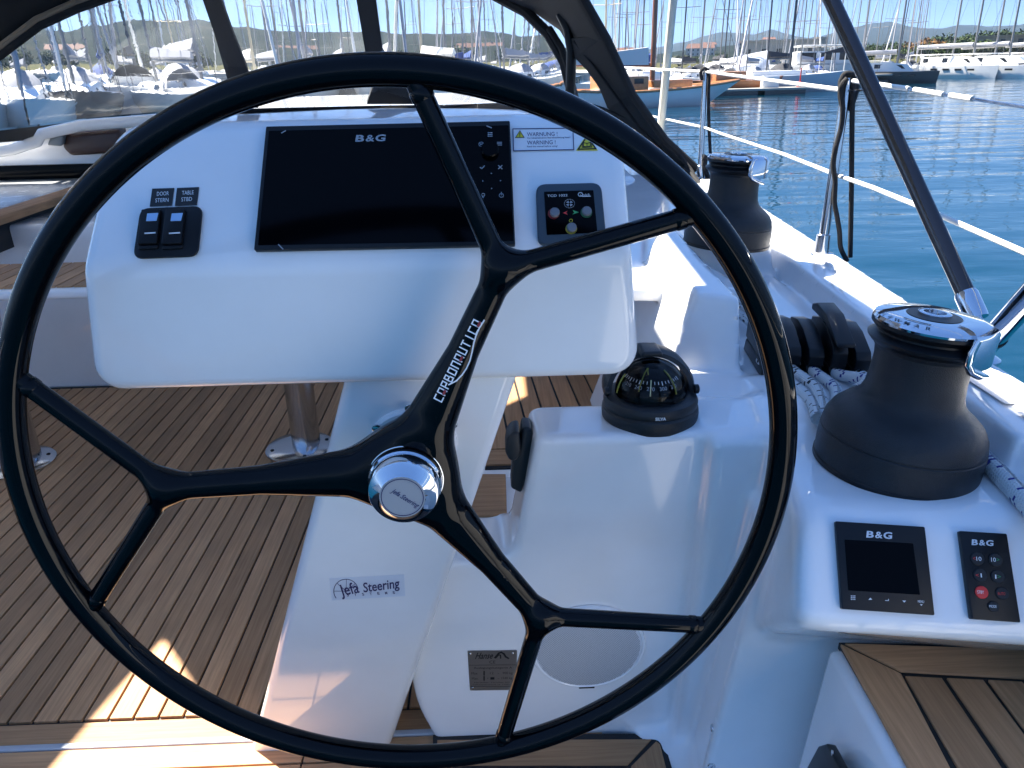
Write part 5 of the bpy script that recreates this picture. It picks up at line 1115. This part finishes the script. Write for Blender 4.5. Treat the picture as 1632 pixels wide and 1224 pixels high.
KINDS = [
    ('white yacht with grey sail cover', 11.5, 16.5, HW, GRYC, MST), ('white yacht with blue sail cover', 10.5, 15.0, HW, BLUC, MST),
    ('white yacht with dark mast', 13.0, 18.5, HW, BLKC, MDK), ('navy blue yacht with grey sail cover', 12.0, 17.0, HB, GRYC, MST),
    ('white yacht with buff mast', 11.0, 15.5, HW, WSAIL, MBG)]
PROTO = {}; LAB = {}
def place(o, p, heading, s=1.0):
    o.location = p; o.rotation_euler = (R(random.uniform(-1.2, 1.2)), R(random.uniform(-.8, .8)), heading); o.scale = (s, s, s)
REG = {'L': ('behind left hood window', 'yachts seen through the left spray hood window'), 'M': ('behind middle hood window', 'yachts seen through the middle spray hood window'),
       'R': ('behind right hood window', 'yachts seen through the right spray hood window'), 'C': ('behind the guard wires', 'yachts in the packed row behind the guard wires'), 'F': ('along the far quay', 'yachts along the far quay at right')}
def yacht(px, dist, kind, s=1.0, head=None):
    reg = 'L' if px < 345 else 'M' if px < 590 else 'R' if px < 940 else 'C' if px < 1345 else 'F'
    lab, L_, mh, a, b, c = KINDS[kind]; full = lab; LAB.setdefault((lab, REG[reg][0]), [])
    p = atD(px, dist); p.z = WZ
    if kind not in PROTO: o = PROTO[kind] = make_yacht('sailing_yacht', full, L_, mh, a, b, c, REG[reg][1])
    else: o = copy_tree(PROTO[kind]); o['label'] = full; o['group'] = REG[reg][1]
    LAB[(lab, REG[reg][0])].append((px, o)); az = math.atan2(p.y, p.x); h = az + (math.pi if random.random() < .6 else 0) + R(random.uniform(-28, 28)) if head is None else head
    m_ = L_ * .08 * s; place(o, V(p.x - m_ * math.cos(h), p.y - m_ * math.sin(h), WZ), h, s); return o
# masts by picture column, nearest rows first
near = [(-70, 33, 0), (40, 34, 0), (130, 40, 3), (255, 46, 0), (325, 44, 0), (160, 56, 0), (178, 66, 1), (228, 52, 2), (410, 50, 4), (450, 60, 0), (492, 54, 0), (551, 58, 3), (622, 50, 0), (671, 48, 4), (705, 58, 0), (747, 62, 1), (796, 56, 0)]
mid = [(60, 76, 0), (200, 72, 0), (275, 88, 0), (292, 74, 4), (312, 82, 0), (434, 74, 0), (470, 86, 3), (513, 76, 1), (647, 82, 0), (719, 80, 0), (735, 66, 1), (770, 84, 0), (831, 74, 0), (845, 90, 1), (860, 82, 3),
       (965, 62, 4), (985, 84, 0), (995, 95, 2), (1010, 76, 0), (1024, 66, 1), (1064, 88, 0), (1087, 72, 2), (1116, 92, 0), (1147, 74, 0), (1154, 84, 2), (1182, 96, 0), (1191, 80, 0), (1203, 104, 1), (1224, 69, 2), (1246, 98, 0), (1258, 108, 0), (1277, 90, 0), (1284, 100, 3), (1293, 105, 0), (1314, 92, 1), (1332, 104, 0)]
far = [(15, 120, 0), (110, 128, 0), (240, 150, 0), (305, 140, 0), (330, 132, 0), (365, 150, 2), (398, 136, 0), (420, 150, 0), (460, 128, 1), (500, 142, 0), (525, 155, 0), (560, 133, 2), (660, 150, 0), (725, 148, 0), (785, 152, 3), (812, 136, 0), (838, 150, 0), (870, 140, 0),
       (975, 138, 1), (1018, 140, 0), (1052, 148, 0), (1100, 150, 1), (1138, 155, 0), (1160, 132, 2), (1212, 138, 0), (1235, 150, 1), (1268, 142, 0), (1300, 135, 0), (1325, 146, 0)]
for px, d, k in near: yacht(px, d, k, random.uniform(.92, 1.08))
for px, d, k in mid: yacht(px, d, k, random.uniform(.78, .96))
for px, d, k in far: yacht(px, d, k, random.uniform(.62, .84))
for px, d, k in ((1360, 118, 0), (1375, 110, 1), (1395, 122, 0), (1418, 104, 0), (1432, 116, 2), (1446, 108, 0), (1455, 124, 0), (1468, 128, 0)): yacht(px, d, k, random.uniform(.8, .98))

# classic wooden yacht showing its bow
t = thing('classic_yacht', 'classic white wooden yacht with varnished cabin moored left of the pontoon', 'sailing yacht', (0, 0, 0))
CB = mat('pale_topsides', (.86, .86, .84), .3, coat=.3)
build('hull', hull_geo(13, 3.1, .80, sheer=.5, over=2.0, stern=.5), CB, t, sharp=40)
g = G(); rows = [];
for s_ in (-1, 1):
    path = []
    for i in range(13):
        u = i / 12; w = 3.1 / 2 * (.5 + .5 * min(1, u * 2.2)) * (1 - max(0, (u - .42) / .58) ** 2.2); path.append(V(-6.5 + 13 * u, s_ * max(w, .03), .80 + .5 * (u - .35) ** 2 * 2 + .05))
    g.tube(path, .075, 6)
build('rubbing_rail', g, WOOD, t)
g = G(); g.box((-1.2, 0, 1.25), (3.2, 1.7, .75)); build('deckhouse', g, WOOD, t, bevel=.06)
g = G(); g.box((2.0, 0, 1.2), (2.4, 1.3, .4)); build('forward_cabin', g, WOOD, t, bevel=.05)
for x in (-2.2, -1.2, -.2): 
    g = G(); g.box((x, -.86, 1.38), (.55, .02, .26)); build('window', g, DKW, t, bevel=.005)
g = G(); g.tube([V(1.0, 0, 1), V(.95, 0, 9), V(.9, 0, 16)], [.15, .14, .08], 10); build('mast', g, MWD, t)
g = G(); g.tube([V(.8, 0, 2.2), V(-5, 0, 2.2)], .1, 8); bo = build('boom', g, MWD, t)
g = G(); rows = [[V(.6 - 5.3 * u, -.28, 2.2), V(.6 - 5.3 * u, -.2, 2.6 + .5 * (1 - u)), V(.6 - 5.3 * u, .2, 2.6 + .5 * (1 - u)), V(.6 - 5.3 * u, .28, 2.2)] for u in (0, .3, .6, 1)]; g.grid(rows); g.add(rows[0], [(0, 1, 2, 3)]); g.add(rows[-1], [(0, 1, 2, 3)]); build('sail_cover', g, WSAIL, bo, sharp=50)
g = G()
for q in (V(6.6, 0, 1.6), V(-6.3, 0, 1.2), V(.8, -1.5, 1), V(.8, 1.5, 1)): g.tube([V(.92, 0, 15.6), q], .016, 4)
build('rigging', g, RIG, t)
bowp = atZ(1138, 166, WZ); hd = R(14)
t.location = (bowp.x - 5.0 * math.cos(hd) , bowp.y - 5.0 * math.sin(hd), WZ); t.rotation_euler = (0, 0, hd); 
# buff masted ketch with blue covers behind it
t = thing('classic_ketch', 'white ketch with buff wooden mast and bright blue sail cover behind the classic yacht', 'sailing yacht', (0, 0, 0))
build('hull', hull_geo(13, 3.4, 1.1), HW, t, sharp=40); g = G(); g.tube([V(0, 0, 1), V(0, 0, 15)], [.14, .08], 8); build('mast', g, MBG, t); g = G(); g.tube([V(-.2, 0, 2.6), V(-4.6, 0, 2.5)], [.32, .2], 8); build('sail_cover', g, BLUC, t)
g = G(); g.tube([V(0, -1.7, 6.6), V(0, 0, 6.5), V(0, 1.7, 6.6)], .07, 6); build('spreader', g, MBG, t); g = G(); g.box((-1, 0, 1.4), (4, 2, .7)); build('deckhouse', g, HW, t, bevel=.1)
p = atD(1039, 58); place(t, p, R(60))

# pontoons
def pontoon(lab, a, b, w, h=.45):
    t = thing('pontoon', lab, 'pontoon', tuple(a)); d = (b - a); L_ = d.length; d.normalize(); n = V(-d.y, d.x, 0); g = G()
    g.prism([a - n * w / 2 + V(0, 0, h), b - n * w / 2 + V(0, 0, h), b + n * w / 2 + V(0, 0, h), a + n * w / 2 + V(0, 0, h)], (0, 0, -.16)); build('deck', g, CONC, t, bevel=.02)
    k = max(2, int(L_ / 3))
    for i in range(k):
        q = a + d * (L_ * (i + .5) / k); g = G(); M = Matrix(((d.x, n.x, 0), (d.y, n.y, 0), (0, 0, 1))); g.box((q.x, q.y, WZ + .1), (L_ / k * .86, w * .92, .5), M); build('float', g, HDK, t, bevel=.04)
    return t, d, n
a, b = atZ(1150, 152.5, WZ), atZ(1285, 149, WZ); pt_, pd, pn = pontoon('grey floating pontoon ending in a red ladder float in open water', V(a.x - 1, a.y, WZ), V(b.x, b.y + .6, WZ), 1.8)
q = V(*b.lerp(a, .06)) + V(0, .5, .45); t = thing('mooring_marker', 'small red marker post standing on the pontoon end', 'marker', tuple(q)); g = G(); g.tube([q, q + V(0, 0, .35), q + V(0, 0, .36), q + V(0, 0, 1.3)], [.22, .18, .05, .04], 10); build('post', g, REDM, t)
q = a.lerp(b, .58) + V(0, .5, .45); t = thing('pontoon_box', 'white service box standing on the floating pontoon', 'box', tuple(q)); g = G(); g.box(q + V(0, 0, .4), (1.2, .6, .8)); build('body', g, HW, t, bevel=.04)
for x_, lab in ((1172, 'orange hulled wooden boat moored beyond the pontoon'),):
    t = thing('wooden_boat', lab, 'boat', (0, 0, 0)); build('hull', hull_geo(8, 2.6, .95), ORG, t, sharp=40); g = G(); g.box((-.6, 0, 1.2), (2.4, 1.5, .8)); build('wheelhouse', g, WOOD, t, bevel=.06); place(t, atD(x_, 64), R(10))
t = thing('star_yacht', 'pale grey racing yacht with a red star on its side', 'sailing yacht', (0, 0, 0)); build('hull', hull_geo(11.5, 3.4, 1.15), mat('pale_grey_topsides', (.45, .50, .55), .3, coat=.3), t, sharp=40)
g = G(); g.box((-.5, 0, 1.3), (4.5, 1.8, .5)); build('coachroof', g, HW, t, bevel=.1)
g = G(); g.tube([V(.8, 0, 1.2), V(.8, 0, 17)], [.11, .07], 8); build('mast', g, MDK, t)
for k in range(5):
    a_ = R(90 + 72 * k); g = G(); c_ = V(-1.2, -1.705, .68); g.prism([c_ + V(.42 * math.cos(a_), 0, .42 * math.sin(a_)), c_ + V(.14 * math.cos(a_ + .63), 0, .14 * math.sin(a_ + .63)), c_, c_ + V(.14 * math.cos(a_ - .63), 0, .14 * math.sin(a_ - .63))], (0, .04, 0)); build('star_ray', g, REDM, t, sharp=0)
p = atD(1245, 68); place(t, p, R(8))
# long low stone jetty
a, b = atD(1275, 92), atD(1400, 84); pontoon('long pale stone jetty with dark waterline behind the near stanchion', V(a.x, a.y, WZ), V(b.x, b.y, WZ), 4.0, .9)
# boat under white storage cover
q = atD(1150, 96); t = thing('covered_boat', 'large boat wrapped in a white storage cover behind the pontoon', 'boat', tuple(q)); ax_ = V(q.y, -q.x, 0).normalized(); g = G(); rows = []
for u, hh, w in ((-6.0, 1.0, .8), (-5.0, 1.5, 1.4), (-2, 2.0, 2.0), (1, 2.6, 2.2), (3.6, 3.3, 2.0), (4.8, 3.1, 1.8), (5.2, 2.0, 1.4)):
    n_ = V(-ax_.y, ax_.x, 0); c = q + ax_ * u; rows.append([c - n_ * w, c - n_ * w * .9 + V(0, 0, hh * .6), c + V(0, 0, hh + .2 * math.sin(u * 3)), c + n_ * w * .9 + V(0, 0, hh * .6), c + n_ * w])
g.grid(rows); build('cover', g, mat('white_tarpaulin', (.60, .63, .68), .7, bump=.5, bscale=1.2), t, sharp=50)

# catamarans at the far quay
def make_cat(lab, hullm, L_=13.5):
    t = thing('catamaran', lab, 'catamaran', (0, 0, 0), 'catamarans moored along the far quay'); B_ = 6.6
    for s_ in (-1, 1):
        g = hull_geo(L_, 1.9, 1.75, sheer=.15, over=.25, stern=.9); g.v = [(x, y + s_ * B_ / 2 * .74, z) for x, y, z in g.v]; build('hull', g, hullm, t, sharp=40)
        for k in range(4):
            g = G(); g.box((-3.2 + 2.0 * k, s_ * (B_ / 2 * .74 + (.95 - .02 * k) * s_ * s_), 1.25), (1.1, .05, .26)); build('hull_window', g, DKW, t, sharp=0)
    g = G(); g.box((-.5, 0, 1.55), (L_ * .72, B_ * .72, .5)); build('bridge_deck', g, hullm if hullm is HW else HDK, t, bevel=.1)
    g = G(); rows = [[V(x, -w, 1.7), V(x - .2, -w * .92, 1.7 + h), V(x - .2, w * .92, 1.7 + h), V(x, w, 1.7)] for x, w, h in ((-3.0, 2.5, 1.35), (0, 2.5, 1.4), (2.2, 2.1, 1.15), (3.2, 1.7, .3))]; g.grid(rows); g.add(rows[0], [(0, 1, 2, 3)]); sal = build('saloon', g, HW, t, sharp=30)
    for s_ in (-1, 1):
        g = G(); g.prism([V(x, s_ * (w + .02), z) for x, w, z in ((-2.7, 2.45, 2.25), (1.8, 2.1, 2.2), (1.2, 2.16, 2.75), (-2.7, 2.36, 2.85))], (0, s_ * .02, 0)); build('window', g, DKW, sal, sharp=0)
    g = G(); g.box((-3.6, 0, 3.35), (4.2, 4.2, .12)); build('hard_top', g, HW, t, bevel=.05)
    for s_ in (-1, 1):
        g = G(); g.tube([V(-5.4, s_ * 1.9, 1.8), V(-5.4, s_ * 1.9, 3.3)], .05, 6); build('post', g, HW, t)
    g = G(); g.tube([V(.6, 0, 2.9), V(.45, 0, 12), V(.3, 0, 20)], [.15, .14, .09], 8); build('mast', g, MST, t)
    g = G(); g.tube([V(.4, 0, 4.4), V(-5.6, 0, 4.3)], .13, 8); bo = build('boom', g, MST, t)
    g = G(); g.tube([V(.3, 0, 4.7), V(-5.4, 0, 4.6)], [.32, .22], 8); build('sail_cover', g, GRYC, bo)
    g = G()
    for q in (V(L_ * .36, 0, 1.9), V(-2.2, -2.9, 1.8), V(-2.2, 2.9, 1.8)): g.tube([V(.3, 0, 19.4), q], .02, 4)
    build('rigging', g, RIG, t); return t
cA = make_cat('charcoal hulled catamaran lying ahead of the white ones', HDK); p = atD(1424, 88); place(cA, V(p.x, p.y, WZ), R(-24), .60)
cB = make_cat('white catamaran at the far right, nearest the picture edge of the row', HW, 13.0); p = atD(1602, 107); place(cB, V(p.x, p.y, WZ), R(-62), .74)
for (px, d, h, lab) in ((1545, 108, -64, 'white catamaran in the middle of the row at the far quay'), (1512, 112, -60, 'white catamaran tucked beside the charcoal catamaran'), (1580, 118, -66, 'white catamaran half hidden behind its neighbour in the row'), (1660, 112, -60, 'white catamaran cut by the right edge of the view')):
    c = copy_tree(cB); c['label'] = lab; p = atD(px, d); place(c, V(p.x, p.y, WZ), R(h), .74)
# motor cruiser with dark covered stern
t = thing('motor_cruiser', 'white motor cruiser with dark windows behind the strut on the stone jetty', 'motor boat', (0, 0, 0)); build('hull', hull_geo(13, 4.2, 1.7), HW, t, sharp=40)
g = G(); g.box((-.6, 0, 2.4), (6.5, 3.4, 1.3)); sal = build('saloon', g, HW, t, bevel=.15)
for k in range(3):
    for s_ in (-1, 1): g = G(); g.box((-2.6 + 2 * k, s_ * 1.72, 2.55), (1.6, .04, .75)); build('window', g, DKW, sal, sharp=0)
g = G(); g.box((-.8, 0, 3.6), (5.6, 3.6, .14)); build('hard_top', g, HW, t, bevel=.06)
for x in (-3.2, -1.0, 1.4):
    for s_ in (-1, 1): g = G(); g.tube([V(x, s_ * 1.6, 3.0), V(x, s_ * 1.6, 3.55)], .05, 5); build('post', g, HW, t)
place(t, atD(1322, 97), R(-10))
q = atD(1326, 88); t = thing('club_flag', 'dark blue triangular banner on white posts behind the near stanchion', 'banner', tuple(q)); zq = CAM.z
u_ = V(q.y, -q.x, 0).normalized(); f0 = 88
def hz(py, px=1326): return atY(px, py, q.y).z
g = G(); g.prism([q + u_ * -1.2 + V(0, 0, hz(85) - q.z), q + u_ * 1.3 + V(0, 0, hz(84) - q.z), q + u_ * 1.3 + V(0, 0, hz(73) - q.z), q + u_ * .9 + V(0, 0, hz(75) - q.z)], V(0, .05, 0)); build('cloth', g, mat('navy_banner', (.012, .016, .03), .7), t, sharp=0)
for o_ in (-1.1, 0, 1.2): g = G(); g.tube([q + u_ * o_ + V(0, 0, .8), q + u_ * o_ + V(0, 0, hz(84) - q.z)], .04, 6); build('post', g, HW, t)

# ------------------------------------------------------------------ trees, houses, tower
def leaf_mat(name, c):
    m = bpy.data.materials.new(name); m.use_nodes = True; t = m.node_tree; p = t.nodes['Principled BSDF']; L = t.links.new; p.inputs['Roughness'].default_value = .8; p.inputs['Specular IOR Level'].default_value = .2
    gi = t.nodes.new('ShaderNodeNewGeometry'); r = t.nodes.new('ShaderNodeValToRGB'); e = r.color_ramp.elements; e[0].color = (*[x * .55 for x in c], 1); e[1].color = (*[x * 1.5 for x in c], 1); L(gi.outputs['Random Per Island'], r.inputs[0]); L(r.outputs[0], p.inputs['Base Color']); return m
LF = [leaf_mat('dark_green_leaves', (.020, .040, .010)), leaf_mat('bright_green_leaves', (.045, .072, .014)), leaf_mat('olive_leaves', (.042, .050, .026)), leaf_mat('autumn_leaves', (.13, .065, .014))]
BARK = mat('tree_bark', (.07, .05, .035), .9)
def crown_mesh(seed, flat):
    rnd = random.Random(seed); g = G(); blobs = [(V(rnd.uniform(-.55, .55), rnd.uniform(-.55, .55), rnd.uniform(.45, .95) * flat), rnd.uniform(.28, .52)) for _ in range(9)]
    for c, r in blobs:
        for _ in range(70):
            d = V(rnd.gauss(0, 1), rnd.gauss(0, 1), rnd.gauss(0, 1)).normalized(); p = c + d * r * rnd.uniform(.6, 1.05) * 1.0; p.z = c.z + (p.z - c.z) * .8
            s_ = rnd.uniform(.06, .13); a = V(rnd.gauss(0, 1), rnd.gauss(0, 1), rnd.gauss(0, 1)).normalized(); b = a.cross(d).normalized() if abs(a.dot(d)) < .95 else V(0, 0, 1); a = (a + d * .2).normalized()
            g.add([p - a * s_, p + b * s_ * .7, p + a * s_, p - b * s_ * .7], [(0, 1, 2, 3)])
    return g
tproto = []
for k, (nm, lab) in enumerate((('broadleaf_tree', 'dark green broadleaf tree on the far shore'), ('broadleaf_tree', 'bright green bushy tree on the far shore'), ('olive_tree', 'grey green olive tree on the far shore'), ('autumn_tree', 'tree with rusty autumn leaves on the far shore'))):
    t = thing(nm, lab, 'tree', (0, 0, 0), 'trees on the far shore'); build('crown', crown_mesh(k + 5, [1.0, .8, .75, .9][k]), LF[k], t, sharp=0)
    g = G(); g.tube([V(0, 0, -.3), V(.02, 0, .25), V(.05, .02, .6)], [.07, .05, .03], 7); g.tube([V(.02, 0, .25), V(-.2, .1, .6)], [.035, .015], 5); build('trunk', g, BARK, t); tproto.append(t)
used = set(); TL = ['dark green tree', 'bright green bushy tree', 'grey green olive tree', 'tree with rusty leaves']
def tree(k, px, dist, base_z, s):
    if k in used: t = copy_tree(tproto[k])
    else: t = tproto[k]; used.add(k)
    s *= .56; p = atD(px, dist); t.location = (p.x, p.y, base_z); t.scale = (s * random.uniform(.9, 1.2), s * random.uniform(.9, 1.2), s); t.rotation_euler = (0, 0, random.uniform(0, 6.28)); LAB.setdefault((TL[k], 'on the far shore'), []).append((px, t)); return t
for px, d, k, s in ((1475, 190, 3, 6.2), (1452, 195, 3, 5.2), (1492, 200, 3, 4.8), (1505, 185, 1, 4.4), (1525, 190, 0, 4.6), (1540, 180, 1, 4.2), (1555, 195, 1, 5.0), (1395, 170, 0, 4.2), (1412, 180, 1, 3.8), (1430, 172, 0, 4.0), (1440, 165, 1, 3.4), (1470, 165, 0, 3.8), (1490, 168, 1, 3.6), (1515, 166, 0, 3.2), (1380, 185, 2, 3.6), (1365, 190, 0, 4.0), (1350, 178, 1, 3.5), (1335, 185, 0, 3.6), (1300, 180, 1, 3.4), (1285, 176, 0, 3.6), (1270, 172, 1, 3.0),
                    (1575, 210, 0, 6.0), (1590, 215, 0, 6.6), (1605, 205, 1, 5.4), (1620, 220, 0, 6.2), (1640, 200, 0, 5.6), (1600, 190, 1, 3.6), (1585, 186, 2, 3.2), (1560, 178, 2, 3.0), (1625, 185, 2, 3.4), (1260, 190, 0, 5.0), (1268, 195, 0, 5.6), (1322, 210, 2, 4.4), (1345, 230, 2, 5.0), (1385, 235, 0, 5.0), (1420, 240, 0, 5.2), (1240, 200, 2, 3.8), (1225, 205, 0, 3.8), (1195, 220, 2, 4.0), (1500, 235, 0, 6.5), (1530, 240, 1, 6.5), (1550, 245, 0, 6.8)):
    tree(k, px, d, .2 + max(0, (px - 1330)) * .004 + (d - 160) * .012, s)
for i in range(26):
    tree(random.choice((0, 0, 1, 2)), random.uniform(-120, 330), random.uniform(165, 300), .1, random.uniform(3.5, 7.5))
for i in range(26):
    tree(random.choice((0, 0, 2)), random.uniform(380, 1250), random.uniform(190, 320), .3, random.uniform(4, 7))
STO = mat('pale_stone_wall', (.26, .22, .16), .85, var=.15, vscale=.6); PLA = mat('white_render', (.38, .36, .33), .8, var=.08, vscale=.5); TIL = mat('terracotta_roof', (.12, .048, .028), .8, var=.25, vscale=2)
HEAD = [(930, 98), (1000, 92), (1050, 86), (1110, 78), (1160, 72), (1200, 66), (1230, 64), (1270, 70), (1310, 78), (1360, 80), (1420, 78), (1500, 74), (1560, 66), (1640, 62), (1800, 60)]
def head_z(px, dist):
    y = np.interp(px, [p[0] for p in HEAD], [p[1] for p in HEAD]); d = ray(px, y); top = 1.3 + d.z / math.hypot(d.x, d.y) * 900
    return -1.2 + (top + 1.2) * max(0, (dist - 400) / 500) ** .8
def house(lab, px, dist, z, w, dpt, h, wall, roofed=True, storeys=2):
    if z == 'head': z = float(head_z(px, dist)) - .5
    p = atD(px, dist, z); t = thing('house', lab, 'house', tuple(p), 'houses on the far shore'); n = V(-p.x, -p.y, 0).normalized(); u = V(-n.y, n.x, 0); M = Matrix((u, n, V(0, 0, 1))).transposed()
    def b(c, d, nm, m, par, bev=0):
        g = G(); g.box(p + M @ Vector(c), d, M); return build(nm, g, m, par, sharp=0)
    wl_ = b((0, 0, h / 2 - 1), (w, dpt, h + 2), 'wall', wall, t)
    if roofed:
        g = G(); q = [p + M @ V(x, y, z_) for x, y, z_ in ((-w / 2 - .3, dpt / 2 + .3, h), (w / 2 + .3, dpt / 2 + .3, h), (w / 2 + .3, -dpt / 2 - .3, h), (-w / 2 - .3, -dpt / 2 - .3, h), (-w / 2 + .8, 0, h + w * .16), (w / 2 - .8, 0, h + w * .16))]
        g.add(q, [(0, 1, 5, 4), (2, 3, 4, 5), (1, 2, 5), (3, 0, 4), (0, 3, 2, 1)]); rf = build('roof', g, TIL, t, sharp=0)
        b((w * .22, 0, h + w * .16), (.6, .6, 1.4), 'chimney', wall, rf)
    else: b((0, 0, h + .1), (w + .3, dpt + .3, .3), 'parapet', wall, t)
    for s_ in range(storeys):
        k = max(2, int(w / 2.6))
        for i in range(k): b(((i + .5) / k * w - w / 2, dpt / 2 + .02, (s_ + .5) * h / storeys + .2), (.9, .08, 1.2), 'window', DKW, t)
    return t
for a in (('square pale stone house above the covered boat masts', 1254, 210, .2, 6.0, 6, 5.2, STO, False, 2), ('white house with red roof on the headland left of the pale stone house', 1222, 650, 'head', 10, 8, 5, PLA, True, 2), ('long low red roofed house behind the classic yacht', 1115, 560, 'head', 18, 8, 5, PLA, True, 2), ('small red roofed house on the headland slope', 1128, 700, 'head', 12, 9, 5, PLA, True, 2), ('red roofed house in the trees behind the covered boat', 1185, 600, 'head', 9, 8, 5, STO, True, 2),
          ('flat white house on the hill at far right', 1592, 760, 'head', 11, 8, 4, PLA, False, 1), ('low grey stone house in the trees at far right', 1608, 200, 2.2, 12, 7, 2.6, STO, False, 1), ('white house with red roof above the autumn tree', 1470, 760, 'head', 10, 8, 5, PLA, True, 1), ('small white house above the trees right of the autumn tree', 1532, 720, 'head', 9, 8, 5, PLA, True, 1), ('pale house among the olive trees behind the strut', 1355, 700, 'head', 12, 8, 5, STO, True, 2),
          ('white waterfront block behind the right spray hood window', 760, 420, .4, 24, 9, 5, PLA, True, 2), ('white boat shed behind the middle spray hood window', 470, 430, .4, 26, 10, 5, PLA, True, 2), ('pink rendered house behind the left spray hood window', 250, 400, .4, 18, 9, 5, mat('pink_render', (.50, .30, .22), .8), True, 2), ('white house under the wooded hill behind the left window', 130, 420, .6, 16, 9, 5, PLA, True, 2), ('white waterfront house left of the cream pole', 985, 400, .4, 18, 9, 5, PLA, True, 2), ('white modern house above the quay at the right', 1240, 170, .4, 14, 8, 4.2, PLA, False, 1)):
    house(*a)
q = atD(1306, 620, float(head_z(1306, 620)) - .5); t = thing('stone_tower', 'round pale stone tower on the headland behind the masts', 'tower', tuple(q)); g = G(); g.lathe([(4.2, -2), (3.6, 9), (4.0, 9.2), (4.0, 10.6), (3.4, 10.6), (3.4, 9.6)], Matrix.Translation(q), 24); build('wall', g, STO, t, sharp=30)
for a_ in (-1.9, -1.2): g = G(); g.box(q + V(3.75 * math.cos(a_), 3.75 * math.sin(a_), 5), (.8, .8, 1.4)); build('window', g, DKW, t, sharp=0)

UN = 'first second third fourth fifth sixth seventh eighth ninth tenth eleventh twelfth thirteenth fourteenth fifteenth sixteenth seventeenth eighteenth nineteenth'.split(); TENS = {2: 'twent', 3: 'thirt', 4: 'fort', 5: 'fift', 6: 'sixt', 7: 'sevent'}
def ordinal(i):
    n = i + 1; return UN[i] if n < 20 else TENS[n // 10] + ('y-' + UN[n % 10 - 1] if n % 10 else 'ieth')
for (lab, where), L_ in LAB.items():
    L_.sort(key=lambda q: q[0])
    for i, (_, o) in enumerate(L_):
        w = lab.split(' with ')
        o['label'] = f"{ordinal(i)} {w[0]} from the left {'with ' + w[1] + ' ' if len(w) > 1 else ''}{where}" if len(L_) > 1 else f'{lab} {where}'

# sea air: one even volume round the whole place
g = G(); g.box((100, 600, 82), (7700, 7500, 176)); hz_ = build('haze', g, None, sharp=0); hz_['kind'] = 'stuff'
vm = bpy.data.materials.new('sea_haze'); vm.use_nodes = True; vt = vm.node_tree; vt.nodes.clear()
vo = vt.nodes.new('ShaderNodeOutputMaterial'); vp = vt.nodes.new('ShaderNodeVolumePrincipled'); vp.inputs['Color'].default_value = (.50, .72, 1, 1); vp.inputs['Density'].default_value = .00012; vp.inputs['Anisotropy'].default_value = .3
vt.links.new(vp.outputs[0], vo.inputs['Volume']); hz_.data.materials.append(vm)
